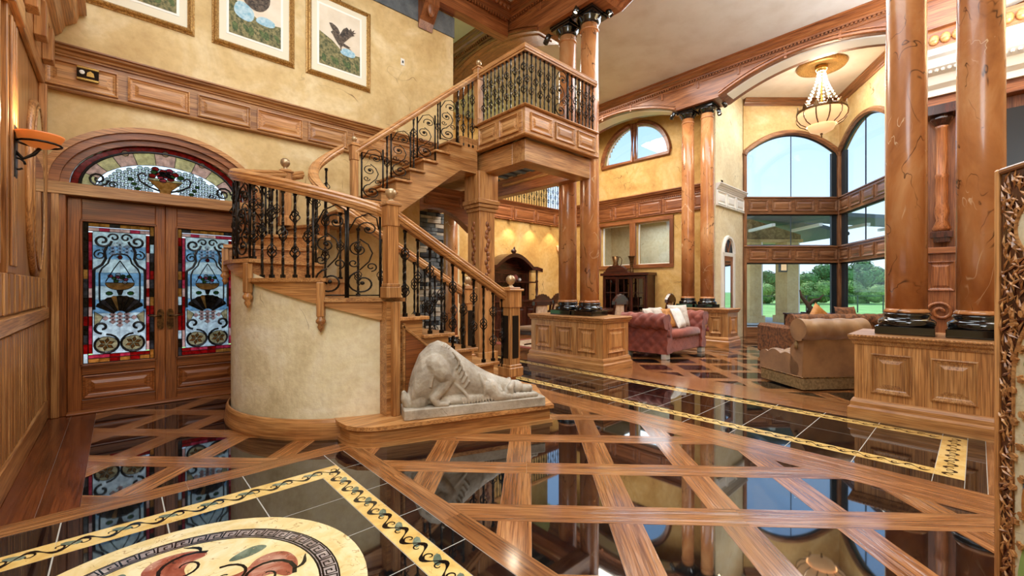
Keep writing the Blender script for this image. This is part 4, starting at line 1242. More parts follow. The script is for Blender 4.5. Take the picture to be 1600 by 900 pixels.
# rail of the upper flight
zu = lambda x: 3.12 + (x - 2.27) * (4.80 - 3.12) / (4.28 - 2.27)
handrail([(2.27, Y2 + 0.03, zu(2.27)), (4.28, Y2 + 0.03, zu(4.28))], st)
for x, kd in ((2.52, 's'), (2.73, 1), (2.94, 's'), (3.14, 2), (3.35, 's'), (3.55, 1), (3.74, 's'), (3.92, 1), (4.02, 2), (4.12, 1), (4.2, 2)):
    k = max(13, min(20, int((x - 2.39) / 0.22) + 14))
    if kd == 's': scroll(x, Y2 + 0.03, k * RS, zu(x) - 0.09, 0, st)
    else: baluster(x, Y2 + 0.03, k * RS, zu(x) - 0.05, kd, st)
# rail end by the door wall
handrail([(1.62, 6.14, 2.80), (1.85, 6.28, 2.90)], st, 'wall_rail')

# ================================================================== BALCONY
bal = thing('balcony', 'panelled oak balcony with iron railing beside the marble columns', 'balcony')
BX, BY = 4.30, 4.40
obj('deck', MB().box(BX + 0.02, 5.95, BY + 0.02, 6.5, 3.62, 3.78).box(4.58, 5.95, 6.5, YR, 3.62, 3.78), oak(0), bal)
obj('fascia', MB().cbox(BX, 6.0, BY, BY + 0.06, 3.55, 3.97), oak(0), bal)
obj('fascia', MB().cbox(BX, BX + 0.06, BY + 0.06, Y2 + 0.02, 3.55, 3.97), oak(1), bal)
obj('fascia_cap', MB().sweep([(0.03, 0), (-0.03, 0), (-0.045, 0.018), (-0.03, 0.036), (0.03, 0.036)], [(6.02, BY, 3.965), (BX, BY, 3.965), (BX, Y2 + 0.02, 3.965)]), oak(0), bal)
obj('fascia_bead', MB().sweep([(0.0, 0), (-0.03, 0.004), (-0.036, 0.02), (-0.02, 0.036), (0.0, 0.04)], [(6.02, BY, 3.55), (BX, BY, 3.55), (BX, Y2 + 0.02, 3.55)]), oak(0), bal)
for q in range(3): panel('raised_panel', 0.46, 0.27, oak, bal, (BX + 0.34 + 0.54 * q, BY, 3.77))
for q in range(2): panel('raised_panel', 0.42, 0.27, oak, bal, (BX, BY + 0.34 + 0.5 * q, 3.77), R(-90))
obj('lower_beam', MB().cbox(BX + 0.10, 5.95, BY + 0.10, BY + 0.38, 3.22, 3.55), oak(0), bal)
obj('lower_beam', MB().cbox(BX + 0.10, BX + 0.38, BY + 0.38, 5.9, 3.22, 3.55), oak(1), bal)
obj('rear_beam', MB().cbox(5.75, 5.95, BY + 0.38, YR, 3.22, 3.55), red(1), bal)
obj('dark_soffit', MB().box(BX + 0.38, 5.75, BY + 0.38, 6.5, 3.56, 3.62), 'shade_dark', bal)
for q in range(8): obj('soffit_slat', MB().box(BX + 0.40, 5.74, BY + 0.45 + 0.25 * q, BY + 0.53 + 0.25 * q, 3.535, 3.56), 'porch_soffit', bal)
obj('carved_bead', MB().tube([(5.74, BY + 0.4, 3.42), (5.74, 6.5, 3.42)], 0.035, 8), oak(1), bal)
po = put('square_post', None, bal, (4.47, 5.62, 0))
obj('shaft', MB().cbox(-0.16, 0.16, -0.16, 0.16, 0.0, 2.62), oak(2), po)
obj('head', MB().cbox(-0.20, 0.20, -0.20, 0.20, 2.78, 3.24), oak(2), po)
obj('neck_moulding', MB().cbox(-0.18, 0.18, -0.18, 0.18, 2.60, 2.66).cbox(-0.205, 0.205, -0.205, 0.205, 2.66, 2.72).cbox(-0.225, 0.225, -0.225, 0.225, 2.72, 2.79), oak(0), po)
obj('plinth', MB().cbox(-0.2, 0.2, -0.2, 0.2, 0, 0.3), oak(2), po)
for face in (0, 1):
    cvg = MB()
    for q in range(16):
        w_ = 0.03 * math.sin(q * 1.9)
        cvg.sphere((w_, -0.165, 1.35 + 0.07 * q) if face == 0 else (-0.165, w_, 1.35 + 0.07 * q), (0.035, 0.014, 0.045) if face == 0 else (0.014, 0.035, 0.045), 8, 6)
    obj('carved_garland', cvg, red(2), po, smooth=True)
newel(BX + 0.03, Y2 + 0.03, 3.97, 4.93, 0.13, 0.045, bal)
ZB = 4.83
handrail([(BX + 0.03, Y2, ZB), (BX + 0.03, BY + 0.03, ZB), (6.0, BY + 0.03, ZB)], bal)
i = 0
y = Y2 - 0.10
while y > BY + 0.06:
    baluster(BX + 0.03, y, 4.0, ZB - 0.05, 1 if i % 2 else 2, bal); y -= 0.092; i += 1
x = BX + 0.07
while x < 5.98:
    if 4.98 < x < 5.25 and i < 900:
        scroll(5.12, BY + 0.03, 4.0, ZB - 0.05, 0, bal); x = 5.29; i += 1; continue
    baluster(x, BY + 0.03, 4.0, ZB - 0.05, 1 if i % 2 else 2, bal); x += 0.092; i += 1
# crystal ceiling fixture under the balcony
cf = thing('ceiling_fixture', 'crystal flush ceiling light under the balcony soffit', 'ceiling light', (4.95, 5.35, 3.53))
obj('canopy', MB().lathe([(0.001, 0.0), (0.20, 0.0), (0.22, -0.03), (0.001, -0.03)], 18), 'brass', cf, smooth=True)
for q in range(14):
    a = q * 2.4; r_ = 0.04 + 0.15 * (q / 14)
    obj('crystal_drop', MB().sphere((r_ * math.cos(a), r_ * math.sin(a), -0.07 - 0.03 * (q % 2)), 0.03, 6, 4), 'lamp_glass', cf)
light('fixture_bulb', 'POINT', (4.95, 5.35, 3.30), 8, (1.0, 0.84, 0.62), 0.08)

# ================================================================== COLONNADES
def pedestal(label, X0, X1, Y0, Y1_, ht, nlong):
    p = thing('column_pedestal', label, 'pedestal', group=None)
    L, Wd = Y1_ - Y0, X1 - X0
    obj('body', MB().cbox(X0 + 0.04, X1 - 0.04, Y0 + 0.04, Y1_ - 0.04, 0.0, ht - 0.05), oak(2), p)
    rc = [(X0 + 0.04, Y0 + 0.04), (X0 + 0.04, Y1_ - 0.04), (X1 - 0.04, Y1_ - 0.04), (X1 - 0.04, Y0 + 0.04)]
    obj('plinth_moulding', MB().sweep([(0, 0), (-0.05, 0), (-0.05, 0.11), (-0.03, 0.13), (-0.03, 0.17), (-0.015, 0.20), (0, 0.21)], [(x, y, 0) for x, y in rc], True), oakc(), p)
    obj('top_moulding', MB().sweep([(0, 0), (-0.012, 0), (-0.02, 0.03), (-0.04, 0.05), (-0.045, 0.075), (0, 0.075)], [(x, y, ht - 0.10) for x, y in rc], True), oak(0), p)
    cbox_at('top_slab', X0 - 0.01, X1 + 0.01, Y0 - 0.01, Y1_ + 0.01, ht - 0.028, ht, oak, p)
    bd = MB()
    for k in range(int(L / 0.03)): bd.sphere((X0 - 0.012, Y0 + 0.015 + 0.03 * k, ht - 0.014), 0.011, 6, 4)
    for k in range(int(Wd / 0.03)): bd.sphere((X0 + 0.015 + 0.03 * k, Y0 - 0.012, ht - 0.014), 0.011, 6, 4)
    o = obj('rope_bead', bd, oak(0), p); o['kind'] = 'stuff'
    ph = ht - 0.47
    for k in range(nlong):
        pw = (L - 0.22) / nlong
        panel('raised_panel', pw - 0.13, ph, oak, p, (X0 + 0.04, Y0 + 0.11 + pw * (k + .5), 0.285 + ph / 2), R(-90), 2)
    panel('raised_panel', Wd - 0.32, ph, oak, p, ((X0 + X1) / 2, Y0 + 0.04, 0.285 + ph / 2), 0, 2)
    return p
def column(label, x, y, z0, z1, rad, grp):
    c = thing('marble_column', label, 'column', (x, y, 0), group=None)
    b = rad * 1.38
    obj('plinth_block', MB().cbox(-b, b, -b, b, z0, z0 + 0.085), 'black_gloss', c)
    obj('base_torus', MB().lathe([(b * .98, 0), (b * 1.0, 0.02), (b * 1.0, 0.05), (b * .92, 0.07), (b * .82, 0.08), (b * .80, 0.10), (b * .86, 0.115), (b * .80, 0.135), (rad, 0.14)], 32, z=z0 + 0.085), 'black_gloss', c, smooth=True)
    zb, zt = z0 + 0.225, z1 - 0.20
    obj('collar', MB().lathe([(rad * 1.1, 0), (rad * 1.12, 0.012), (rad * 1.04, 0.03), (rad, 0.04)], 32, z=zb), 'marble_orange', c, smooth=True)
    obj('shaft', MB().lathe([(rad, 0), (rad, (zt - zb) * .35), (rad * .97, (zt - zb) * .7), (rad * .90, zt - zb)], 40, z=zb), 'marble_orange', c, smooth=True)
    obj('neck_ring', MB().lathe([(rad * .9, 0), (rad * 1.0, 0.01), (rad * 1.0, 0.03), (rad * .9, 0.04)], 32, z=zt - 0.12), 'marble_orange', c, smooth=True)
    q = rad * 1.32
    obj('capital', MB().lathe([(rad * .9, 0), (rad * .98, 0.02), (rad * 1.05, 0.03), (rad * 1.05, 0.05), (rad * 1.28, 0.10), (rad * 1.3, 0.12)], 28, z=zt), 'black_gloss', c, smooth=True)
    obj('abacus', MB().cbox(-q, q, -q, q, z1 - 0.085, z1 - 0.045).cbox(-q * 1.08, q * 1.08, -q * 1.08, q * 1.08, z1 - 0.045, z1), 'black_gloss', c)
    return c
PH = 0.87
PX0, PX1 = 5.68, 6.50
pedestal('oak column pedestal with three long panels beside the sofa', PX0, PX1, 4.03, 5.73, PH, 3)
pedestal('oak column pedestal with rope edge beside the tan tufted chair', PX0 - 0.04, PX1, -1.05, 0.92, PH, 4)
pedestal('small oak column pedestal by the arched side door', 10.25, 10.95, 3.85, 5.25, PH, 3)
CX = 6.09
ZB1, ZB2 = 6.14, 5.80
c_a = column('orange marble column under the balcony rail end', CX, on_x(921, CX), PH, ZB1, 0.165, None)
c_b = column('orange marble column partly behind the balcony, farther along its pedestal', CX, on_x(887, CX), PH, ZB1, 0.165, None)
c_c = column('orange marble column behind the tan tufted chair', CX, on_x(1416, CX), PH, ZB1, 0.165, None)
c_d = column('orange marble column next to the carved folding screen', CX, on_x(1532, CX) , PH, ZB1, 0.165, None)
CX2 = 10.62
c_e = column('slim orange marble column nearer the amber wall windows', CX2, on_x(1075, CX2), PH, ZB2, 0.155, None)
c_f = column('slim orange marble column nearer the arched side door', CX2, on_x(1105, CX2), PH, ZB2, 0.155, None)
# ---- beams with segmental arches
def arch_beam(nm, label, X0, X1, ztop, zs, spans, y0, y1, wf, rise):
    """beam along Y; spans = arches (ya, yb) springing at zs"""
    r = put(nm, None); r['kind'] = 'structure'; r['label'] = label
    prof = [(y0, ztop), (y0, zs)]
    arcs = []
    for ya, yb2 in spans:
        A = [(ya + (yb2 - ya) * i / 24, zs + rise * (1 - (2 * i / 24 - 1) ** 2)) for i in range(25)]
        prof += A; arcs.append(A)
    prof += [(y1, zs), (y1, ztop)]
    m = MB()
    bot = prof[1:-1]
    for (a, za), (b, zb) in zip(bot, bot[1:]):
        if b - a < 1e-6: continue
        m.add([(X, y, z) for X in (X0, X1) for y, z in ((a, za), (b, zb), (b, ztop), (a, ztop))],
              [(0, 3, 2, 1), (4, 5, 6, 7), (0, 1, 5, 4)])
    obj('beam_body', m, wf(1), r)
    for A in arcs:                                                   # archivolt moulding and soffit panels
        for X, s in ((X0, -1), (X1, 1)):
            obj('archivolt', MB().tube([(X + s * 0.012, y, z + 0.035) for y, z in A], 0.032, 6), wf(1), r)
            obj('archivolt_bead', MB().tube([(X + s * 0.014, y, z + 0.10) for y, z in A], 0.014, 6), wf(1), r)
        for k in range(6):
            i0, i1 = 1 + k * 4 - (1 if k else 0), min(24, 4 + k * 4)
            (ya, za), (yb2, zb) = A[i0], A[min(i1, 23)]
            pm = MB()
            for i in range(i0, min(i1, 23)):
                (p, zp), (q, zq) = A[i], A[i + 1]
                pm.add([(X0 + .12, p, zp - .002), (X1 - .12, p, zp - .002), (X1 - .12, q, zq - .002), (X0 + .12, q, zq - .002),
                        (X0 + .15, p, zp - .018), (X1 - .15, p, zp - .018), (X1 - .15, q, zq - .018), (X0 + .15, q, zq - .018)],
                       [(4, 7, 6, 5), (0, 4, 5, 1), (2, 6, 7, 3), (0, 3, 7, 4), (1, 5, 6, 2)])
            obj('soffit_panel', pm, 'white_trim' if nm == 'trim_7' else wf(1), r)
    return r, arcs
b1, arcs1 = arch_beam('trim_6', 'panelled oak beam over the near marble columns', 5.77, 6.42, 6.9, ZB1, [(-3.8, -0.35), (0.95, 4.20), (5.55, 8.9)], -4.2, YR + 1.2, red, 0.36)
b2, arcs2 = arch_beam('trim_7', 'panelled oak beam with broad arches over the far marble columns', 10.30, 10.95, 6.6, ZB2, [(-3.6, 0.10), (0.60, 4.10), (5.15, 8.8)], -3.8, YR, red, 0.42)
for r_, X, top, zs in ((b1, 5.77, 6.9, ZB1), (b2, 10.30, 6.6, ZB2)):
    yl = -4.2 if r_ is b1 else -3.8
    obj('crown_moulding', MB().sweep(crown(1.0), [(X, YR, top - 0.2), (X, yl, top - 0.2)]), red(1), r_)
    d = MB()
    for k in range(200): d.box(X - 0.03, X, yl + 0.066 * k, yl + 0.066 * k + 0.036, top - 0.245, top - 0.205)
    o = obj('dentil_course', d, red(1), r_); o['kind'] = 'stuff'
    y = YR - 0.2
    for k in range(14):
        cbox_at('fillet_strip', X - 0.02, X, y - 0.05, y, zs + 0.36, top - 0.26, red, r_)
        obj('face_moulding', MB().tube([(X - 0.008, y - 0.12, top - 0.30), (X - 0.008, y - 0.84, top - 0.30)], 0.014, 6), red(1), r_)
        y -= 0.92
obj('crown_moulding', MB().sweep(crown(1.0), [(6.42, -4.0, 6.40), (6.42, YR, 6.40)]), red(1), b1)
# ---- spotlights on the capitals
def spotlamp(label, x, y, z, dx, dy, grp):
    t = thing('track_spotlight', label, 'spotlight', (x, y, z), math.atan2(dy, dx), grp)
    obj('bracket', MB().tube([(-0.10, 0, 0.06), (-0.03, 0, 0.07), (0, 0, 0.02)], 0.012, 6), 'black_gloss', t)
    obj('can', MB().lathe([(0.001, 0.09), (0.04, 0.085), (0.048, 0.06), (0.048, -0.09), (0.042, -0.09), (0.040, -0.03)], 14), 'black_gloss', t, smooth=True).rotation_euler = (0, R(-25), 0)
    obj('lens', MB().lathe([(0.038, -0.035), (0.001, -0.035)], 14), 'lamp_bulb', t).rotation_euler = (0, R(-25), 0)
    return t
ya, yb3 = on_x(921, CX), on_x(887, CX)
spotlamp('black spotlight on the entry side of the taller-looking near capital', CX - 0.30, ya + 0.05, ZB1 - 0.02, -1, 0, None)
spotlamp('black spotlight on the seating side of the near capital', CX + 0.15, ya - 0.30, ZB1 - 0.02, 0, -1, None)
spotlamp('black spotlight low beside the capital behind the balcony', CX - 0.28, yb3 + 0.25, ZB1 - 0.22, -1, 1, None)
ye, yf = on_x(1075, CX2), on_x(1105, CX2)
spotlamp('black spotlight on the capital nearer the amber wall', CX2 - 0.30, ye + 0.25, ZB2 - 0.10, -1, 1, None)
spotlamp('black spotlight under the arch, upper of a pair on the capital', CX2 + 0.1, yf - 0.36, ZB2 - 0.02, 0, -1, None)
spotlamp('black spotlight under the arch, lower of a pair on the capital', CX2 - 0.05, yf - 0.30, ZB2 - 0.24, -1, -1, None)

# ================================================================== FAR WALL: band, windows
bf = band('trim_8', 'oak panelled band with dentils across the amber wall', -(YR - YL), 0.0, 3.45, 4.12, 6, red, R(-90), (X2, YL, 0), 0.9)
bd_ = band('trim_9', 'oak panelled band under the gallery railing', 3.0, X2, 3.36, 3.92, 9, red, 0, (0, YR, 0), 0.5, dent=False)
gr_ = thing('gallery_railing', 'iron and oak railing of the gallery over the dining wall', 'railing')
handrail([(6.4, YR + 0.05, 4.78), (X2, YR + 0.05, 4.78)], gr_)
x = 6.45; i = 0
while x < X2:
    baluster(x, YR + 0.05, 3.92, 4.73, [1, 2][i % 2], gr_); x += 0.11; i += 1
def frame_sq(nm, label, y0, y1, z0, z1):
    r = put(nm, None, None, (X2, 0, 0)); r['kind'] = 'structure'; r['label'] = label
    e = 0.11
    cbox_at('casing', -0.05, 0.03, y0 - e, y1 + e, z1, z1 + e, red, r); cbox_at('casing', -0.05, 0.03, y0 - e, y1 + e, z0 - e, z0, red, r)
    cbox_at('casing', -0.05, 0.03, y0 - e, y0, z0, z1, red, r); cbox_at('casing', -0.05, 0.03, y1, y1 + e, z0, z1, red, r)
    for a, b, c, d in ((y0, y0 + 0.03, z0, z1), (y1 - 0.03, y1, z0, z1), (y0, y1, z0, z0 + 0.03), (y0, y1, z1 - 0.03, z1)):
        cbox_at('sash', 0.12, 0.17, a, b, c, d, 'white_trim', r)
    obj('pane', MB().box(0.14, 0.148, y0, y1, z0, z1), 'window_glass', r)
    return r
frame_sq('window_2', 'square oak framed inner window above the glazed cabinet', 7.18, 8.26, 2.05, 3.30)
frame_sq('window_3', 'square oak framed inner window near the far marble columns', 5.90, 6.98, 2.05, 3.30)
wv = put('window_4', None, None, (X2, 7.05, 5.18)); wv['kind'] = 'structure'; wv['label'] = 'half round oak framed window pair high on the amber wall'
for s in (-1, 1):
    q = [(s * (0.05 + 1.09 * math.cos(PI / 2 * i / 16)), 1.12 * math.sin(PI / 2 * i / 16)) for i in range(17)]
    loop = [(s * 0.05, 0.0)] + q
    obj('casing', MB().tube([(-0.02, y, z) for y, z in loop], 0.075, 6, True), red(1), wv)
    obj('sash', MB().tube([(0.10, s * 0.05 + (y - s * 0.05) * .90, 0.05 + z * .90) for y, z in loop], 0.030, 5, True), 'white_trim', wv)
    obj('pane', MB().prism_x(loop, 0.12, 0.126), 'window_glass', wv)
# room seen through the square windows
struct('wall_inner_room', MB().box(13.6, 13.75, 4.8, 9.4, 0, 3.6).box(X2 + .25, 13.7, 4.75, 4.85, 0, 3.6).box(X2 + .25, 13.7, 9.3, 9.4, 0, 3.6), 'plaster_pale', 'pale wall of the room seen through the inner windows')
struct('ceiling_inner_room', MB().box(X2 + .25, 13.75, 4.75, 9.4, 3.6, 3.7), 'ceiling_paint', 'white ceiling of the room seen through the inner windows')
light('inner_room_light', 'AREA', (12.6, 6.9, 3.5), 30, NEUT, 1.0, 2.0)
# ---- return wall: band and arched glazed door
band('trim_10', 'pale panelled band on the return wall beside the bay', 0.0, 1.85, 3.42, 3.98, 3, lambda a: M('white_trim'), 0, (11.0, YL, 0), 0.7, dent=False)
ad = put('door_3', None, None, (11.42, YL - 0.001, 0)); ad['kind'] = 'structure'; ad['label'] = 'narrow arched glazed side door by the bay window'
AW, AH = 0.62, 2.25
for X in (-0.10, AW): cbox_at('casing', X, X + 0.10, -0.06, 0.0, 0, AH, 'white_trim', ad)
obj('arch_casing', MB().tube([(AW / 2 + (AW / 2 + .05) * math.cos(PI * i / 16), -0.03, AH + 0.42 * math.sin(PI * i / 16)) for i in range(17)], 0.055, 6), 'white_trim', ad)
obj('fanlight', MB().prism_y([(AW / 2 + AW / 2 * math.cos(PI * i / 16), AH + 0.38 * math.sin(PI * i / 16)) for i in range(17)], -0.02, -0.006), 'shade_dark', ad)
for t in (60, 120): obj('fan_bar', MB().tube([(AW / 2, -0.025, AH), (AW / 2 + AW / 2 * math.cos(R(t)), -0.025, AH + 0.38 * math.sin(R(t)))], 0.016, 5), red(0), ad)
cbox_at('transom', 0, AW, -0.05, 0, AH - 0.08, AH + 0.02, 'white_trim', ad)
for X in (0.0, AW - 0.10): cbox_at('stile', X, X + 0.10, -0.035, 0, 0.0, AH - 0.08, red, ad)
cbox_at('rail', 0.1, AW - 0.1, -0.035, 0, 0, 0.3, red, ad); cbox_at('rail', 0.1, AW - 0.1, -0.035, 0, AH - 0.2, AH - 0.08, red, ad)
obj('pane', MB().box(0.1, AW - 0.1, -0.02, -0.012, 0.3, AH - 0.2), 'mirror', ad)
# ---- bay windows
P0, P1 = Vector((12.85, YL)), Vector((14.87, 2.62))
d2 = Vector((-math.cos(R(30.8)), -math.sin(R(30.8))))
P2 = P1 + d2 * 2.75
def bay(nm, label, A, B, npan, arch):
    L = (B - A).length
    ang = math.atan2((B - A).y, (B - A).x)
    r = put(nm, None, None, (A.x, A.y, 0), (0, 0, ang)); r['kind'] = 'structure'; r['label'] = label
    # local x runs along the wall, inside is local -Y
    wl = M('plaster_gold')
    def wood_(n_, x0, x1, z0, z1, y0=-0.06, y1=0.10): return cbox_at(n_, x0, x1, y0, y1, z0, z1, bayw, r)
    e = 0.085
    sl, sr_ = (0.03, 0.15) if nm == 'window_5' else (0.24, 0.05)
    wood_('post', 0, e, 0.0, 5.2); wood_('post', L - e, L, 0.0, 5.2)
    wood_('sill', e, L - e, 0.0, 0.26)
    for z0, z1 in ((3.40, 3.88), (2.05, 2.52)):
        wood_('spandrel_rail', e, L - e, z0, z1)
        obj('rail_cap', MB().sweep([(0, 0), (0.035, 0), (0.035, 0.025), (0, 0.04)], [(0, -0.06, z1 - 0.03), (L, -0.06, z1 - 0.03)]), bayw(0), r)
        for k in range(npan):
            pw = (L - 2 * e) / npan
            panel('raised_panel', pw - 0.10, z1 - z0 - 0.17, bayw, r, (e + pw * (k + .5), -0.06, (z0 + z1) / 2))
    # wall above with segmental head
    hd = MB()
    zs, rise = 5.12, 0.52
    A_ = [(e + (L - 2 * e) * i / 20, zs + rise * (1 - (2 * i / 20 - 1) ** 2)) for i in range(21)]
    for (a, za), (b, zb) in zip(A_, A_[1:]):
        hd.add([(x, y, z) for y in (-0.03, 0.12) for x, z in ((a, za), (b, zb), (b, 6.6), (a, 6.6))], [(0, 1, 2, 3), (4, 7, 6, 5), (0, 4, 5, 1)])
    hd.box(0, e, -0.03, 0.12, 5.2, 6.6); hd.box(L - e, L, -0.03, 0.12, 5.2, 6.6)
    obj('head_wall', hd, wl, r)
    obj('arch_casing', MB().tube([(x, -0.03, z + 0.05) for x, z in [(e - .06, 5.0)] + A_ + [(L - e + .06, 5.0)]], 0.075, 6), bayw(0), r)
    for z0, z1 in ((0.28, 2.05), (2.52, 3.40)):                      # steel sashes and glass
        for x0, x1 in ((e, e + sl), (L - e - sr_, L - e)): cbox_at('sash', x0, x1, 0.0, 0.07, z0, z1, 'window_steel', r)
        for za, zb in ((z0, z0 + 0.035), (z1 - 0.035, z1)): cbox_at('sash', e, L - e, 0.0, 0.07, za, zb, 'window_steel', r)
        obj('pane', MB().box(e, L - e, 0.03, 0.036, z0, z1), 'window_glass', r)
    obj('pane', MB().prism_y([(e, 3.88)] + [(L - e, 3.88)] + A_[::-1], 0.03, 0.036), 'window_glass', r)
    for x0, x1 in ((e, e + sl), (L - e - sr_, L - e)): cbox_at('sash', x0, x1, 0.0, 0.07, 3.88, 5.12, 'window_steel', r)
    obj('sash', MB().tube([(x, 0.03, z - 0.02) for x, z in A_], 0.03, 4), 'window_steel', r)
    cbox_at('mullion', L / 2 - 0.007, L / 2 + 0.007, 0.01, 0.04, 3.88, 5.62, 'window_steel', r)
    cbox_at('mullion', L / 2 - 0.007, L / 2 + 0.007, 0.01, 0.04, 2.52, 3.40, 'window_steel', r)
    obj('crown_moulding', MB().sweep(crown(0.9), [(0, -0.03, 6.42), (L, -0.03, 6.42)]), bayw(0), r)
    return r
bay('window_5', 'tall arched three tier bay window facing the lawn', P0, P1, 4, True)
bay('window_6', 'tall arched bay window set at an angle beside the columns', P1, P2, 4, True)
P3 = Vector((10.95, 0.5))
mbp = MB()
dd = (P3 - P2)
q = Vector((dd.y, -dd.x)).normalized() * -0.2
mbp.prism([tuple(P2), tuple(P3), tuple(P3 - q), tuple(P2 - q)], 0, 6.6)
struct('wall_bay', mbp, 'plaster_gold', 'gold plaster wall closing the bay beside the carved mantel')
# ================================================================== CHANDELIER
ch = thing('chandelier', 'crystal basket chandelier hanging from a gilt ceiling rose in the bay', 'chandelier', (12.2, 2.5, 0))
obj('ceiling_rose', MB().lathe([(0.001, 6.59), (0.25, 6.57), (0.36, 6.55), (0.40, 6.52), (0.47, 6.53), (0.50, 6.57), (0.50, 6.6)][::-1], 36), 'gilt', ch, smooth=True)
obj('canopy', MB().lathe([(0.001, 6.42), (0.07, 6.43), (0.11, 6.48), (0.13, 6.56)], 18), 'brass', ch, smooth=True)
stm = MB()
for q in range(10):
    a = 2 * PI * q / 10
    for i in range(14):
        f = i / 13.0
        r_ = 0.07 + 0.38 * f ** 1.6
        stm.sphere((r_ * math.cos(a), r_ * math.sin(a), 6.44 - 0.92 * f), 0.024, 5, 4)
o = obj('crystal_strands', stm, 'crystal', ch); o['kind'] = 'stuff'
obj('stem', MB().tube([(0, 0, 6.45), (0, 0, 5.5)], 0.02, 8), 'brass', ch)
obj('crown_ring', MB().tube([(0.47 * math.cos(2 * PI * i / 32), 0.47 * math.sin(2 * PI * i / 32), 5.52) for i in range(32)], 0.035, 6, True), 'bronze', ch)
for q in range(12):
    a = 2 * PI * q / 12
    obj('crown_leaf', MB().prism_x([(-0.06, 0), (0.06, 0), (0.05, 0.06), (0.0, 0.14), (-0.05, 0.06)], -0.006, 0.006), 'bronze', ch, (0.48 * math.cos(a), 0.48 * math.sin(a), 5.52), (0, 0, a))
    prof = [(0.46, 5.52), (0.50, 5.44), (0.49, 5.34), (0.42, 5.24), (0.30, 5.17)]
    obj('glass_lobe', MB().lathe(prof[::-1], 4, a0=a + 0.03, a1=a + 2 * PI / 12 - 0.03), 'lamp_glass', ch, smooth=True)
    obj('rib', MB().tube([((r_ + 0.008) * math.cos(a), (r_ + 0.008) * math.sin(a), z_) for r_, z_ in prof], 0.013, 5), 'bronze', ch)
obj('lower_bowl', MB().lathe([(0.001, 4.99), (0.14, 5.01), (0.23, 5.06), (0.27, 5.14), (0.28, 5.20)], 24), 'lamp_glass', ch, smooth=True)
obj('finial', MB().lathe([(0.001, 4.88), (0.02, 4.91), (0.012, 4.94), (0.03, 4.97), (0.02, 5.0)], 10), 'bronze', ch, smooth=True)
light('chandelier_bulb', 'POINT', (12.2, 2.5, 5.75), 45, (1.0, 0.82, 0.6), 0.15)

# ================================================================== CARVED MANTEL behind the right hand columns
mn = thing('carved_mantel', 'tall carved oak overmantel with fluted columns behind the marble columns', 'mantel', (10.20, 0.42, 0))
obj('carcass', MB().cbox(0.25, 0.72, -3.0, 0.28, 0, 4.4), red(2), mn)
for y0 in (0.0, -1.75):
    obj('lower_pier', MB().cbox(0.0, 0.26, y0 - 0.22, y0 + 0.24, 0, 1.95), red(2), mn)
    panel('raised_panel', 0.34, 0.5, red, mn, (0.0, y0 + 0.01, 1.55), R(-90), 2)
    obj('carved_scroll', MB().tube([(-0.02, y0 + 0.01 + y_, z_) for y_, x_, z_ in [(p[0], 0, p[2]) for p in spiral3(0, 0.95, 0.17, 0.03, 0, 3 * PI, 0, 24)]], 0.028, 6), red(2), mn, smooth=True)
    obj('shelf', MB().cbox(-0.06, 0.30, y0 - 0.28, y0 + 0.30, 1.93, 2.03), red(1), mn)
    obj('pier_bracket', MB().cbox(-0.05, 0.22, y0 - 0.14, y0 + 0.14, 2.20, 2.30).cbox(-0.02, 0.20, y0 - 0.10, y0 + 0.10, 2.12, 2.2), mah(2), mn)
    obj('fluted_column', MB().lathe([(0.09, 2.30), (0.12, 2.36), (0.07, 2.50), (0.10, 2.64), (0.075, 2.80), (0.085, 3.0), (0.08, 3.2), (0.095, 3.24), (0.075, 3.3), (0.07, 4.05), (0.09, 4.1)], 12, 0.09, y0), red(2), mn, smooth=True)
    obj('column_capital', MB().lathe([(0.08, 4.08), (0.15, 4.2), (0.14, 4.26)], 12, 0.09, y0).cbox(-0.10, 0.28, y0 - 0.2, y0 + 0.2, 4.26, 4.42), mah(2), mn)
obj('cornice', MB().sweep([(-o, z) for o, z in crown(2.4, 3.4)], [(0.06, -3.0, 4.60), (0.06, 0.20, 4.60), (0.7, 0.20, 4.60)]), 'white_trim', mn)
obj('entablature', MB().cbox(0.05, 0.7, -3.0, 0.20, 4.40, 5.28), red(1), mn)
cv = MB()
for q in range(44): cv.sphere((-0.18, 0.20 - 0.075 * q, 4.98), (0.03, 0.03, 0.05), 6, 4)
o = obj('egg_course', cv, 'white_trim', mn); o['kind'] = 'stuff'
cv = MB()
for q in range(24): cv.sphere((0.16, 0.10 - 0.14 * q, 5.62), (0.05, 0.07, 0.09), 8, 6)
obj('upper_frieze', MB().cbox(0.18, 0.7, -3.0, 0.25, 5.28, 5.80), red(1), mn); o = obj('carved_frieze', cv, oak(1), mn, smooth=True); o['kind'] = 'stuff'
obj('dark_recess', MB().box(0.20, 0.25, -1.65, -0.5, 0.8, 4.2), 'dark_screen', mn)

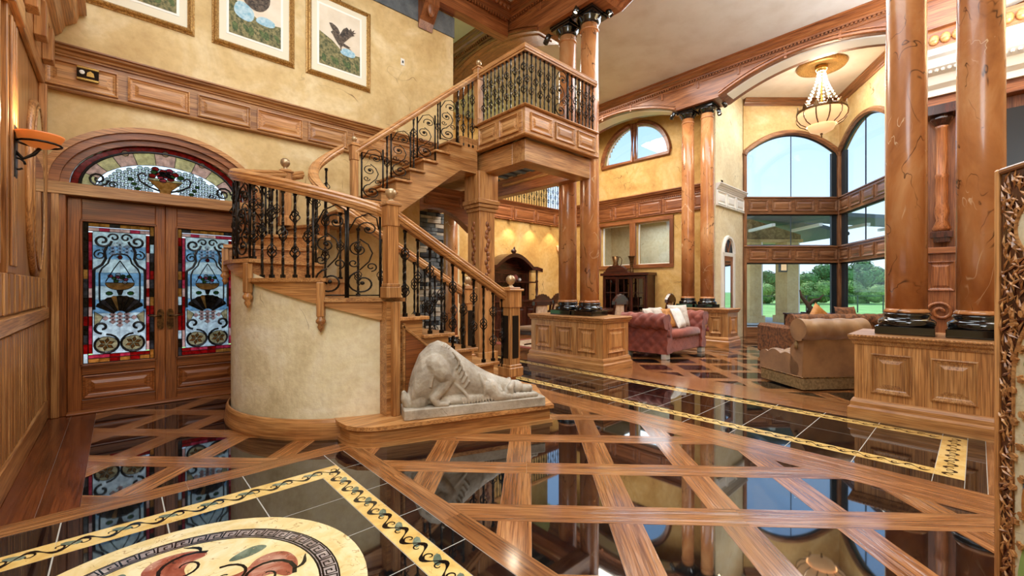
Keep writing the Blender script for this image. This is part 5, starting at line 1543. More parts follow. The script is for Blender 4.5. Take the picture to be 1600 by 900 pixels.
# ================================================================== STATUE
sa = math.atan2(2.91 - 3.41, 3.115 - 1.834)
sta = thing('animal_statue', 'grey carved stone statue of an animal crouching with its head down', 'statue', (1.845, 3.40, RS), sa)
obj('slab', MB().cbox(0, 1.37, 0.0, 0.34, 0.0, 0.095, 0.008), 'stone_carved', sta)
sm = MB()
def eb(c, r_): sm.sphere(c, r_, 20, 14)
def chain(pts, n=8):
    for (p, r0), (q, r1) in zip(pts, pts[1:]):
        for i in range(n + 1):
            f = i / n
            sm.sphere(tuple(p[j] + (q[j] - p[j]) * f for j in range(3)), r0 + (r1 - r0) * f, 12, 8)
secs = [(.07, .19, .10, .11), (.10, .25, .16, .135), (.16, .325, .235, .15), (.25, .365, .285, .15), (.33, .38, .30, .15), (.41, .365, .285, .15), (.50, .325, .25, .15), (.60, .28, .215, .148), (.70, .24, .18, .145), (.80, .21, .15, .14), (.88, .195, .128, .125), (.95, .185, .108, .108), (1.02, .178, .092, .09), (1.07, .175, .07, .07)]
lv, lf = [], []
for u, zc, rz_, ry_ in secs:
    for q in range(24):
        a = 2 * PI * q / 24
        lv.append((u, .17 + ry_ * math.cos(a), zc + rz_ * math.sin(a)))
for i in range(len(secs) - 1):
    for q in range(24): lf.append((i * 24 + q, (i + 1) * 24 + q, (i + 1) * 24 + (q + 1) % 24, i * 24 + (q + 1) % 24))
lf += [tuple(range(24)), tuple(range((len(secs) - 1) * 24 + 23, (len(secs) - 1) * 24 - 1, -1))]
sm.add(lv, lf)
eb((1.10, .145, .18), (.085, .078, .072)); eb((1.19, .135, .16), (.075, .052, .048)); eb((1.25, .13, .165), (.032, .036, .036))
chain([((.29, .10, .47), .11), ((.32, .085, .43), .112), ((.36, .065, .39), .095), ((.415, .05, .345), .06), ((.35, .045, .26), .055), ((.27, .04, .17), .042), ((.30, .035, .115), .032), ((.385, .025, .112), .026)], 10)
chain([((.15, .15, .22), .10), ((.14, .15, .14), .11)])
chain([((.12, .16, .16), .07), ((.06, .13, .125), .06), ((.025, .12, .17), .042), ((.012, .12, .225), .022)])
chain([((.80, .07, .22), .085), ((.87, .05, .14), .058), ((.97, .045, .115), .040), ((1.28, .05, .112), .030)])
chain([((.95, .26, .15), .06), ((1.30, .25, .115), .032)])
eb((.60, .15, .13), (.42, .14, .07))
chain([((1.05, .08, .245), .026), ((1.015, .055, .20), .034), ((1.025, .045, .14), .022), ((1.05, .042, .115), .012)])
chain([((1.06, .21, .245), .026), ((1.03, .235, .20), .026)])
for f in range(5): chain([((.44 + .028 * f, .030 + .012 * f, .58 - .05 * f), .010), ((.50 + .022 * f, .020, .50 - .05 * f), .012), ((.475 + .02 * f, .015, .43 - .045 * f), .008)], 6)
for f in range(3): chain([((.34 + .03 * f, .03, .64 - .012 * f), .010), ((.36 + .03 * f, .05, .66 - .014 * f), .010)], 6)
for f in range(5): chain([((.70 + .065 * f, .055 + .01 * f, .36 - .035 * f), .012), ((.735 + .06 * f, .022 + .006 * f, .26 - .025 * f), .017), ((.745 + .06 * f, .022 + .006 * f, .17 - .006 * f), .012)], 6)
chain([((.45, .03, .30), .012), ((.56, .02, .19), .014), ((.60, .02, .12), .010)], 10)
chain([((.24, .03, .52), .008), ((.26, .015, .42), .012), ((.24, .015, .28), .010)], 8)
for f in range(16): chain([((.52 + .028 * f, .022, .155), .009), ((.535 + .028 * f, .014, .10), .008)], 4)
bo = obj('body', sm, 'stone_carved', sta, smooth=True)
rm = bo.modifiers.new('remesh', 'REMESH'); rm.mode = 'VOXEL'; rm.voxel_size = 0.006; rm.use_smooth_shade = True
sg = bo.modifiers.new('smooth', 'SMOOTH'); sg.iterations = 3; sg.factor = 0.5

# ================================================================== UPHOLSTERY
def tufted(prof, length, amp, su, nu=None, closed=False, sv=None):
    """profile in (y,z) swept along x with diamond tufting"""
    pts = [Vector(p) for p in prof]
    if closed: pts.append(pts[0])
    acc = [0.0]
    for a, b in zip(pts, pts[1:]): acc.append(acc[-1] + (b - a).length)
    T = acc[-1]
    nv = max(12, int(T / 0.025)); nu = nu or max(12, int(length / 0.025))
    sv = sv or su
    def at(s):
        s = min(max(s, 0), T)
        for i in range(len(acc) - 1):
            if s <= acc[i + 1] + 1e-9:
                f = (s - acc[i]) / max(acc[i + 1] - acc[i], 1e-9)
                return pts[i].lerp(pts[i + 1], f)
    row = []
    for j in range(nv + 1):
        s = T * j / nv
        p = at(s)
        d = (at(s + 0.02) - at(s - 0.02))
        nrm = Vector((-d.y, d.x)).normalized() if d.length > 0 else Vector((0, 1))
        row.append((p, nrm, s))
    vs, fs = [], []
    for i in range(nu + 1):
        x = length * i / nu
        for p, nrm, s in row:
            h = amp * math.sqrt(abs(math.sin(PI * (x / su + s / sv)) * math.sin(PI * (x / su - s / sv))))
            vs.append((x, p.x + nrm.x * h, p.y + nrm.y * h))
    m = nv + 1
    for i in range(nu):
        for j in range(nv): fs.append((i * m + j, i * m + j + 1, (i + 1) * m + j + 1, (i + 1) * m + j))
    mb = MB().add(vs, fs)
    mb.add([vs[j] for j in range(m)], [tuple(range(m - 1, -1, -1))]); mb.add([vs[nu * m + j] for j in range(m)], [tuple(range(m))])
    return mb
def pillow(label, cat_name, mat, loc, rot, wd=0.45, th=0.14, name='cushion', group=None):
    m = MB()
    n = 12
    vs, fs = [], []
    for s in (1, -1):
        for i in range(n + 1):
            for j in range(n + 1):
                u, v = 2 * i / n - 1, 2 * j / n - 1
                k = ((1 - u ** 4) * (1 - v ** 4)) ** 0.5
                e = 1 - 0.07 * (1 - abs(u)) * abs(v) ** 3 - 0.0
                vs.append((u * wd / 2 * (1 - 0.06 * (1 - v * v)), s * th / 2 * k, v * wd / 2 * (1 - 0.06 * (1 - u * u))))
    q = (n + 1) ** 2
    for b in (0, q):
        for i in range(n):
            for j in range(n):
                f = (b + i * (n + 1) + j, b + (i + 1) * (n + 1) + j, b + (i + 1) * (n + 1) + j + 1, b + i * (n + 1) + j + 1)
                fs.append(f if b == 0 else f[::-1])
    o = obj(name, m.add(vs, fs), mat, None, loc, rot, True)
    return tag(o, label, 'cushion', group)
sf = thing('tufted_sofa', 'rose velvet tufted rolled arm loveseat between the pedestals', 'sofa', (7.52, 3.93, 0))
SW, SD = 1.73, 0.97
obj('seat_base', MB().cbox(0.14, SW - 0.14, 0.06, SD - 0.05, 0.10, 0.36, 0.02), 'velvet_rose', sf)
fp = tufted([(0.0, 0.36), (0.0, 0.11)][::-1], SW - 0.24, 0.032, 0.17)
obj('front_panel', MB().add([(x + 0.12, 0.05 - (y), z) for x, y, z in fp.v], [f[::-1] for f in fp.f]), 'velvet_rose', sf, smooth=True)
cu = obj('seat_cushion', MB().cbox(0.20, SW - 0.20, 0.02, SD - 0.28, 0.36, 0.53, 0.05), 'velvet_rose', sf, smooth=True)
def rollprof(r_, cy, cz, back, low_):
    """outer face up and over a roll, down the inner face"""
    P = [(back, low_)] + [(cy + r_ * math.cos(R(t)), cz + r_ * math.sin(R(t))) for t in range(200, -31, -15)]
    return P
bp = [(SD, 0.12), (SD, 0.62)] + [(SD - 0.10 + 0.13 * math.cos(R(t)), 0.72 + 0.13 * math.sin(R(t))) for t in range(-35, 191, 15)] + [(SD - 0.26, 0.5), (SD - 0.26, 0.34)]
obj('back', tufted(bp, SW - 0.20, 0.045, 0.22), 'velvet_rose', sf, (0.10, 0, 0), smooth=True)
ap = [(0.12, 0.10), (0.10, 0.58)] + [(0.02 + 0.115 * math.cos(R(t)), 0.73 + 0.115 * math.sin(R(t))) for t in range(215 + 90, 215 - 181, -15)] + [(0.20, 0.55), (0.20, 0.12)]
am = tufted([(0.05, 0.10), (0.06, 0.58), (-0.02, 0.62)] + [(0.03 + 0.12 * math.cos(R(t)), 0.72 + 0.12 * math.sin(R(t))) for t in range(225, -21, -15)] + [(0.19, 0.56), (0.20, 0.12)], SD - 0.02, 0.040, 0.22)
for s in (0, 1):                                                     # local arm: x across, y along the depth
    vs = [((p[1] if s == 0 else SW - p[1]), p[0], p[2]) for p in am.v]
    arm_o = obj('arm', MB().add(vs, [f[::-1] if s == 0 else f for f in am.f]), 'velvet_rose', sf, smooth=True)
    X = 0.03 if s == 0 else SW - 0.03
    ts = obj('tassel', MB().tube([(X, -0.02, 0.72), (X, -0.035, 0.62), (X, -0.035, 0.58)], 0.008, 6).lathe([(0.012, 0.06), (0.022, 0.045), (0.012, 0.03), (0.03, 0.0), (0.036, -0.07)], 10, X, -0.035, 0.50), 'velvet_rose', arm_o, smooth=True)
    for Y in (0.05, SD - 0.12): obj('foot', MB().cbox((0.02 if s == 0 else SW - 0.18), (0.18 if s == 0 else SW - 0.02), Y - 0.03, Y + 0.07, 0.0, 0.10), 'concrete', sf)
for i, (x, y, z, rz, tl, mt, lb) in enumerate(((7.85, 4.46, 0.74, 12, -20, 'linen_grey', 'pale grey patterned cushion against the near sofa arm'),
        (8.13, 4.42, 0.75, -4, -22, 'linen_grey', 'grey cushion leaning behind the ivory one'), (8.40, 4.30, 0.73, -8, -26, 'silk_ochre', 'ochre silk cushion tucked beside the ivory cushion'),
        (8.56, 4.22, 0.73, 8, -24, 'linen_ivory', 'ivory cushion in the middle of the rose sofa'), (8.88, 4.36, 0.76, -28, -18, 'linen_grey', 'large grey cushion against the far sofa arm'))):
    pillow(lb, 'cushion', mt, (x, y, z), (R(tl), 0, R(rz)), 0.44 if i != 4 else 0.48, 0.15)
# ---- tan tufted chair with fringe
tc_ = thing('tufted_chair', 'tan silk tufted slipper chair with deep fringe', 'chair', (6.58, 1.55, 0), R(-37))
CW = 0.86
obj('seat', tufted([(0.14, 0.15), (0.10, 0.30), (0.16, 0.40), (0.30, 0.43), (0.55, 0.44), (0.72, 0.43), (0.80, 0.38), (0.82, 0.28), (0.79, 0.16)], CW, 0.045, 0.26), 'silk_tan', tc_, smooth=True)
obj('back', tufted([(0.02, 0.14), (0.0, 0.45), (-0.02, 0.70)], CW, 0.0, 0.3), 'silk_tan', tc_, smooth=True)
obj('back_front', tufted([(-0.02, 0.70), (0.12, 0.68), (0.20, 0.55), (0.22, 0.36), (0.2, 0.14), (0.02, 0.14)], CW, 0.02, 0.22), 'silk_tan', tc_, smooth=True)
obj('back_roll', tufted([(0.05 + 0.135 * math.cos(R(t)), 0.80 + 0.135 * math.sin(R(t))) for t in range(240, -121, -15)], CW + 0.06, 0.016, 0.30, sv=0.6), 'silk_tan', tc_, (-0.03, 0, 0), smooth=True)
frg = MB()
for side in range(4):
    L_ = CW if side % 2 == 0 else 0.80
    nn = int(L_ / 0.011)
    for i in range(nn):
        f = (i + 0.5) / nn * L_
        p = [(f, 0.0), (CW, f), (f, 0.80), (0.0, f)][side]
        j = random.uniform(-0.004, 0.004)
        frg.tube([(p[0], p[1] + j, 0.17), (p[0] + j, p[1] + j, 0.02)], 0.0065, 4)
o = obj('fringe', frg, 'fringe_tan', tc_); o['kind'] = 'stuff'
obj('fringe_braid', MB().tube([(0, 0, 0.172), (CW, 0, 0.172), (CW, 0.80, 0.172), (0, 0.80, 0.172)], 0.012, 6, True), 'bronze', tc_)
obj('underframe', MB().box(0.05, CW - 0.05, 0.05, 0.75, 0.03, 0.18), 'shade_dark', tc_)
obj('tassel', MB().lathe([(0.008, 0.14), (0.018, 0.11), (0.01, 0.09), (0.022, 0.06), (0.026, 0.0)], 8, -0.01, 0.10, 0.55), 'fringe_tan', tc_, smooth=True)
# ---- tapestry sofa by the bay
ts_ = thing('tapestry_sofa', 'dark patterned sofa in the bay behind the tan chair', 'sofa', (9.25, 2.35, 0), R(-40))
obj('back', tufted([(0.0, 0.12), (0.0, 0.62)] + [(0.06 + 0.11 * math.cos(R(t)), 0.74 + 0.11 * math.sin(R(t))) for t in range(200, -31, -15)] + [(0.22, 0.5), (0.22, 0.15)], 1.9, 0.02, 0.3), 'tapestry', ts_, smooth=True)
obj('seat', MB().cbox(0.0, 1.9, 0.2, 0.9, 0.12, 0.45, 0.03), 'tapestry', ts_)
for X in (-0.12, 1.78): obj('arm', MB().cbox(X, X + 0.24, 0.0, 0.9, 0.05, 0.64, 0.05), 'tapestry', ts_)
pillow('brown diamond set cushion standing on the patterned sofa', 'c', 'silk_ochre', (9.80, 2.05, 0.80), (R(-15), R(40), R(-40)), 0.40, 0.12)
pillow('tan cushion lying against the patterned sofa back', 'c', 'tapestry', (10.25, 1.70, 0.78), (R(-15), 0, R(-35)), 0.44, 0.14)
cs = thing('console_table', 'low dark console table in front of the bay window', 'table', (13.25, 2.95, 0), R(-42))
obj('top', MB().cbox(-0.6, 0.6, -0.2, 0.2, 0.66, 0.70), mah(0), cs)
for sx in (-1, 1):
    for sy in (-1, 1): obj('leg', MB().cbox(sx * .55 - .03, sx * .55 + .03, sy * .15 - .03, sy * .15 + .03, 0, 0.66), mah(2), cs)
dw = thing('driftwood_sculpture', 'branching driftwood sculpture on the console table', 'sculpture', (13.25, 2.95, 0.70), R(-42))
obj('base', MB().cbox(-0.2, 0.2, -0.1, 0.1, 0, 0.03), 'black_gloss', dw)
obj('root', MB().tube([(-0.02, 0, 0.02), (0.0, 0, 0.12), (-0.1, 0.02, 0.28), (-0.24, 0, 0.42), (-0.28, 0, 0.6)], [0.08, 0.07, 0.05, 0.035, 0.015], 8).tube([(-0.05, 0, 0.2), (0.08, 0, 0.34), (0.24, 0.02, 0.36), (0.34, 0, 0.48)], [0.05, 0.035, 0.03, 0.012], 8).tube([(0.0, 0, 0.05), (0.16, 0, 0.1), (0.22, 0, 0.2)], [0.06, 0.05, 0.02], 8), 'bark', dw, smooth=True)

# ================================================================== DINING END
hu = thing('carved_hutch', 'dark mahogany hutch with an arched pediment on the dining wall', 'hutch', (7.30, YR - 0.02, 0))
HW = 2.05
obj('lower_case', MB().cbox(0, HW, -0.55, 0, 0, 0.95), mah(2), hu)
for q in range(3):
    panel('door', 0.58, 0.62, mah, hu, (0.36 + 0.665 * q, -0.55, 0.5), 0, 2)
cbox_at('counter', -0.04, HW + 0.04, -0.6, 0, 0.95, 1.0, mah, hu)
obj('back_board', MB().box(0.05, HW - 0.05, -0.04, 0, 1.0, 1.95), mah(2), hu)
for q in range(3):
    obj('pane', MB().cbox(0.2 + 0.58 * q, 0.68 + 0.58 * q, -0.05, -0.04, 1.12, 1.42), 'cabinet_glass', hu)
cbox_at('shelf', 0.05, HW - 0.05, -0.34, 0, 1.50, 1.54, mah, hu)
for X in (0.08, HW - 0.08):
    obj('turned_post', MB().lathe([(0.05, 1.0), (0.05, 1.1), (0.03, 1.14), (0.045, 1.3), (0.03, 1.5), (0.05, 1.54), (0.03, 1.6), (0.035, 1.85), (0.055, 1.9), (0.055, 1.95)], 10, X, -0.40), mah(2), hu, smooth=True)
pe = [(-0.08, 1.93), (0.15, 1.98)] + [(0.3 + 1.45 * i / 12, 1.98 + 0.36 * math.sin(PI * i / 12)) for i in range(13)] + [(HW - 0.15, 1.98), (HW + 0.08, 1.93)]
pl_ = [(x, z - 0.13) for x, z in pe][::-1]
m = MB()
for i in range(len(pe) - 1):
    m.prism_y([pe[i], pe[i + 1], (pe[i + 1][0], pe[i + 1][1] - 0.11), (pe[i][0], pe[i][1] - 0.11)], -0.50, 0.0)
obj('pediment', m, mah(0), hu)
obj('tympanum', MB().prism_y([(0.1, 1.75)] + [(HW - 0.1, 1.75)] + [(x, z - 0.1) for x, z in pe[2:-2]][::-1], -0.06, -0.02), mah(0), hu)
obj('finial', MB().sphere((HW / 2, -0.4, 2.40), (0.10, 0.06, 0.07), 8, 6).sphere((HW / 2 + 0.02, -0.4, 2.47), (0.03, 0.03, 0.06), 8, 6), mah(2), hu, smooth=True)
for lb, x, z, r_, mt in (('round coral vase on the upper shelf of the hutch', 1.25, 1.54, 0.10, 'velvet_rose'), ('small white cup beside the coral vase', 1.45, 1.54, 0.05, 'linen_ivory')):
    v_ = obj('vase', MB().lathe([(r_ * .5, 0), (r_, r_ * .9), (r_ * .9, r_ * 1.4), (r_ * .5, r_ * 1.9), (r_ * .55, r_ * 2.0)], 14, z=0), mt, None, (7.30 + x, YR - 0.22, z), smooth=True); tag(v_, lb, 'vase')
gc = thing('glazed_cabinet', 'dark glazed china cabinet with an arched crest on the amber wall', 'cabinet', (X2 - 0.01, 6.36, 0), R(-90))
# local x runs towards -Y of the room; front is local -Y (towards -X)
def gx(a, b): return -b, -a
obj('carcass', MB().box(-1.52, 0.0, -0.03, 0, 0, 1.72).box(-1.52, 0, -0.42, 0, 0, 0.6).box(-1.52, -1.47, -0.42, 0, 0, 1.72).box(-0.05, 0, -0.42, 0, 0, 1.72), mah(2), gc)
cbox_at('cornice', -1.58, 0.06, -0.48, 0, 1.72, 1.80, mah, gc)
obj('crest', MB().prism_y([(-1.50, 1.80), (-0.62, 1.80), (-0.66, 1.86)] + [(-1.06 + 0.36 * math.cos(R(t)), 1.84 + 0.20 * math.sin(R(t))) for t in range(0, 181, 20)] + [(-1.46, 1.86)], -0.44, -0.30), mah(0), gc)
for q in range(3):
    x0 = -1.47 + 0.473 * q
    d_ = put('glass_door', None, gc)
    cbox_at('stile', x0, x0 + 0.06, -0.44, -0.40, 0.62, 1.70, mah, d_); cbox_at('stile', x0 + 0.41, x0 + 0.47, -0.44, -0.40, 0.62, 1.70, mah, d_)
    cbox_at('rail', x0, x0 + 0.47, -0.44, -0.40, 0.60, 0.68, mah, d_); cbox_at('rail', x0, x0 + 0.47, -0.44, -0.40, 1.62, 1.70, mah, d_)
    cbox_at('glazing_bar', x0 + 0.225, x0 + 0.245, -0.43, -0.41, 0.68, 1.62, mah, d_); cbox_at('glazing_bar', x0 + 0.06, x0 + 0.41, -0.43, -0.41, 1.2, 1.22, mah, d_)
    obj('pane', MB().box(x0 + 0.06, x0 + 0.41, -0.424, -0.418, 0.68, 1.62), 'cabinet_glass', d_)
    panel('lower_door', 0.44, 0.48, mah, gc, (x0 + 0.235, -0.42, 0.32), 0, 2)
jug = thing('pewter_jug', 'tall metal jug with a handle on the china cabinet', 'jug', (X2 - 0.20, on_x(962, X2 - .20), 1.80))
obj('body', MB().lathe([(0.09, 0), (0.10, 0.02), (0.06, 0.06), (0.09, 0.16), (0.10, 0.24), (0.07, 0.32), (0.12, 0.52), (0.11, 0.52)], 14), 'bronze', jug, smooth=True)
obj('handle', MB().tube([(0.0, -0.08, 0.2), (0, -0.2, 0.26), (0, -0.22, 0.42), (0, -0.16, 0.5), (0, -0.10, 0.48)], 0.014, 6), 'bronze', jug, smooth=True)
vs_ = obj('tall_vase', MB().lathe([(0.07, 0), (0.05, 0.05), (0.035, 0.15), (0.06, 0.36), (0.10, 0.48), (0.12, 0.5), (0.09, 0.48)], 14), 'bronze', None, (X2 - 0.25, on_x(987, X2 - .25), 1.80), smooth=True); tag(vs_, 'tall flared metal vase on the china cabinet', 'vase')
def dining_chair(label, x, y, rz):
    c = thing('dining_chair', label, 'chair', (x, y, 0.012 if y > 5.85 else 0.0), rz, 'carved dining chairs')
    obj('seat', MB().cbox(-0.27, 0.27, -0.26, 0.26, 0.43, 0.52, 0.03), 'silk_tan', c)
    obj('seat_rail', MB().cbox(-0.28, 0.28, -0.27, 0.27, 0.36, 0.43), mah(0), c)
    for sx in (-1, 1):
        obj('leg', MB().lathe([(0.035, 0), (0.02, 0.05), (0.035, 0.18), (0.025, 0.28), (0.04, 0.36)], 8, sx * 0.24, -0.22), mah(2), c, smooth=True)
        obj('leg', MB().tube([(sx * 0.24, 0.27, 0), (sx * 0.24, 0.24, 0.4), (sx * 0.24, 0.26, 0.7), (sx * 0.23, 0.32, 1.05)], 0.026, 6), mah(2), c)
    obj('stretcher', MB().tube([(-0.24, 0, 0.15), (0.24, 0, 0.15)], 0.016, 6), mah(0), c)
    obj('back_pad', MB().cbox(-0.17, 0.17, 0.24, 0.30, 0.60, 1.02, 0.03), 'rose_upholstery', c)
    cr = MB().prism_y([(-0.27, 0.98)] + [(0.27, 0.98)] + [(0.27 - 0.54 * i / 14, 1.06 + 0.13 * math.sin(PI * i / 14) + (0.025 if i % 2 else 0)) for i in range(15)], 0.26, 0.33)
    obj('carved_crest', cr, mah(0), c)
    obj('back_rail', MB().cbox(-0.24, 0.24, 0.25, 0.29, 0.54, 0.60), mah(0), c)
    return c
dining_chair('carved dining chair with a pale tufted back seen past the stair newel', on_y(832, 6.45), 6.45, R(180))
dining_chair('carved dining chair turned to the table by the near columns', on_y(856, 7.05), 7.05, R(190))
dining_chair('carved dining chair behind the near arm of the rose sofa', on_y(952, 5.75), 5.75, R(180))
dining_chair('carved dining chair behind the back of the rose sofa', on_y(1030, 5.62), 5.62, R(185))
dt = thing('dining_table', 'long mahogany dining table beyond the near columns', 'table', (9.4, 7.3, 0.012))
obj('top', MB().cbox(-1.2, 1.2, -0.5, 0.5, 0.70, 0.76), mah(0), dt)
for X in (-0.75, 0.75): obj('pedestal_leg', MB().lathe([(0.3, 0), (0.28, 0.06), (0.08, 0.12), (0.12, 0.35), (0.07, 0.5), (0.16, 0.70)], 14, X, 0), mah(2), dt, smooth=True)
rg = thing('area_rug', 'pale patterned rug with a red border under the dining table', 'rug', (8.8, 7.0, 0))
obj('field', MB().box(-1.9, 1.9, -0.9, 0.9, 0.0, 0.012), 'rug_pattern', rg); obj('border', MB().box(-2.1, 2.1, -1.1, 1.1, 0.0, 0.009), 'rug_border', rg)
# wall sconce on the dining wall
ds = thing('candle_sconce', 'two arm candle sconce with frosted shades beside the near column', 'sconce', (on_y(878, YR) , YR, 2.55))
obj('back_plate', MB().cbox(-0.05, 0.05, -0.02, 0, -0.12, 0.12), 'brass', ds)
for s in (-1, 1):
    obj('arm', MB().tube([(0, -0.02, -0.05), (s * 0.1, -0.08, -0.14), (s * 0.22, -0.1, -0.10), (s * 0.24, -0.1, 0.0)], 0.014, 6), 'brass', ds, smooth=True)
    obj('shade', MB().lathe([(0.03, 0.0), (0.08, 0.06), (0.09, 0.14), (0.11, 0.18)], 12, s * 0.24, -0.1), 'lamp_glass', ds, smooth=True)
# recessed downlights under the gallery
for k in range(4):
    dl = thing('downlight', 'small round recessed downlight under the gallery edge', 'downlight', (7.6 + 0.9 * k, YR - 0.06, 3.355), group='gallery downlights')
    obj('trim_ring', MB().lathe([(0.04, 0), (0.055, 0), (0.055, -0.008), (0.04, -0.004)], 14), 'brass', dl); obj('lamp', MB().lathe([(0.001, -0.002), (0.04, -0.002)], 12), 'lamp_bulb', dl)
    light('downlight_bulb', 'SPOT', (7.6 + 0.9 * k, YR - 0.25, 3.30), 16, (1.0, 0.8, 0.55), 0.04, rot=(R(8), 0, 0), spot=95)
# ---- passage seen under the upper flight
pw_ = put('trim_11', None); pw_['kind'] = 'structure'; pw_['label'] = 'oak arched header over the passage behind the stair'
hm = MB()
A_ = [(3.9 + 1.75 * i / 16, 2.55 + 0.42 * math.sin(PI * i / 16)) for i in range(17)]
for (a, za), (b, zb) in zip(A_, A_[1:]): hm.prism_y([(a, za), (b, zb), (b, 3.4), (a, 3.4)], 7.4, 7.6)
obj('header', hm, red(0), pw_)
panel('raised_panel', 0.9, 0.26, red, pw_, (4.9, 7.4, 3.15))
mc = column('marble column in the passage behind the stair', on_y(704, 8.3), 8.3, 0.0, 3.4, 0.17, None)
sw = thing('stone_chimney', 'stacked dark slate chimney breast behind the stair passage', 'fireplace', (0, 0, 0))
xl, xr = on_y(672, 9.1), on_y(694, 9.1)
zz = 0.0
random.seed(3)
while zz < 3.2:
    h_ = random.uniform(0.06, 0.12)
    xx = xl - 0.5
    while xx < xr:
        l_ = random.uniform(0.18, 0.4)
        cbox_at('stone', xx, min(xx + l_, xr), 9.05 + random.choice([0, 0.02, 0.04]), 9.38, zz, zz + h_ - 0.006, random.choice(['slate_paint', 'shade_dark', 'stone_carved', 'slate_paint']), sw, 0.01)
        xx += l_ + 0.006
    zz += h_
struct('wall_passage', MB().box(on_y(716, 9.3), 6.4, 9.25, 9.38, 0, 3.4), 'plaster_pale', 'pale plaster wall at the end of the stair passage')

# ================================================================== FOLDING SCREEN at the edge of the room
fs_ = thing('carved_screen', 'carved wooden folding screen with leaves and cream painted panels', 'screen', (2.65, -0.06, 0.0), R(210.8))
SWD, SHT = 0.80, 1.83
obj('backing', MB().cbox(0.02, SWD - 0.02, -0.012, 0.012, 0.05, SHT - 0.02), mah(2), fs_)
for a, b, c, d in ((0, 0.022, 0, SHT), (SWD - 0.022, SWD, 0, SHT), (0.022, SWD - 0.022, SHT - 0.022, SHT), (0.022, SWD - 0.022, 0.04, 0.06)):
    cbox_at('frame_bar', a, b, -0.022, 0.022, c, d, oak, fs_)
def inr(u, v): return ((u - 0.36) / 0.245) ** 2 + ((v - 1.575) / 0.15) ** 2 < 1 or (abs(u - 0.40) < 0.29 and 0.12 < v < 1.0) or ((u - 0.40) / 0.29) ** 2 + ((v - 1.0) / 0.34) ** 2 < 1
obj('round_painting', MB().prism_y([(0.36 + 0.25 * math.cos(2 * PI * i / 32), 1.575 + 0.155 * math.sin(2 * PI * i / 32)) for i in range(32)], -0.020, -0.012), 'parchment', fs_)
ap_ = [(0.10, 0.11), (0.70, 0.11), (0.70, 1.0)] + [(0.40 + 0.30 * math.cos(PI * i / 20), 1.0 + 0.35 * math.sin(PI * i / 20)) for i in range(1, 20)] + [(0.10, 1.0)]
big = obj('arched_painting', MB().prism_y(ap_, -0.020, -0.012), 'parchment', fs_)
obj('painting_rim', MB().tube([(x, -0.02, z) for x, z in ap_], 0.008, 5, True), oak(0), fs_)
obj('painting_rim', MB().tube([(0.36 + 0.25 * math.cos(2 * PI * i / 32), -0.02, 1.575 + 0.155 * math.sin(2 * PI * i / 32)) for i in range(32)], 0.007, 5, True), oak(0), fs_)
lm = MB().add([(0, 0, -0.032), (0.0055, -0.006, 0.0), (0, -0.002, 0.034), (-0.0055, -0.006, 0.0), (0, -0.012, 0.0)], [(0, 1, 4), (1, 2, 4), (2, 3, 4), (3, 0, 4)]).mesh('carved_leaf', oak(2))
cnt = 0
while cnt < 290:
    u, v = random.uniform(0.03, SWD - 0.03), random.uniform(0.08, SHT - 0.03)
    if u > 0.30 and random.random() < 0.75: continue
    if inr(u, v): continue
    put('carved_leaf', lm, fs_, (u, -0.012, v), (0, random.uniform(-1.3, 1.3), 0)); cnt += 1
rel = MB()
q = 0
while q < 700:
    u, v = random.uniform(0.03, SWD - 0.03), random.uniform(0.07, SHT - 0.03)
    if inr(u, v): continue
    t = random.uniform(-1.3, 1.3)
    c, s_ = math.cos(t), math.sin(t)
    rel.add([(u + x * c + z * s_, -0.010 + y, v - x * s_ + z * c) for x, y, z in ((0, 0, -0.032), (0.006, -0.004, 0), (0, -0.001, 0.034), (-0.006, -0.004, 0), (0, -0.008, 0))], [(0, 1, 4), (1, 2, 4), (2, 3, 4), (3, 0, 4)])
    q += 1
o = obj('carved_relief', rel, oak(2), fs_); o['kind'] = 'stuff'
gl = MB().prism_y(blob([(-0.03, 0), (-0.012, 0.018), (-0.02, 0.04), (0, 0.03), (0.02, 0.04), (0.012, 0.018), (0.03, 0), (0, -0.02)], 1), -0.012, 0).mesh('vine_leaf', oak(0))
for q in range(26): put('vine_leaf', gl, fs_, (0.105 + 0.035 * (q % 3), -0.018, 0.20 + 0.042 * q), (0, q * 1.3, 0), (0.55, 1, 0.55))
def scb(nm, pts, mat, y): obj(nm, MB().prism_y(blob(pts, 2), y, y + 0.002), mat, big)
scb('painted_grass', [(0.11, 0.12), (0.5, 0.12), (0.5, 0.45), (0.22, 0.5), (0.13, 0.36)], 'leaf_light', -0.023)
scb('painted_bird', [(0.14, 0.46), (0.26, 0.40), (0.30, 0.62), (0.22, 0.78), (0.15, 0.66)], 'pane_blue', -0.026)
scb('painted_wing', [(0.14, 0.48), (0.20, 0.45), (0.20, 0.60), (0.15, 0.62)], 'silk_ochre', -0.028)
for q in range(8): scb('painted_leaf', [(0.14 + 0.05 * q, 1.05 + 0.03 * (q % 3)), (0.17 + 0.05 * q, 1.06 + 0.03 * (q % 3)), (0.165 + 0.05 * q, 1.12 + 0.02 * (q % 3))], 'leaf_green', -0.023)

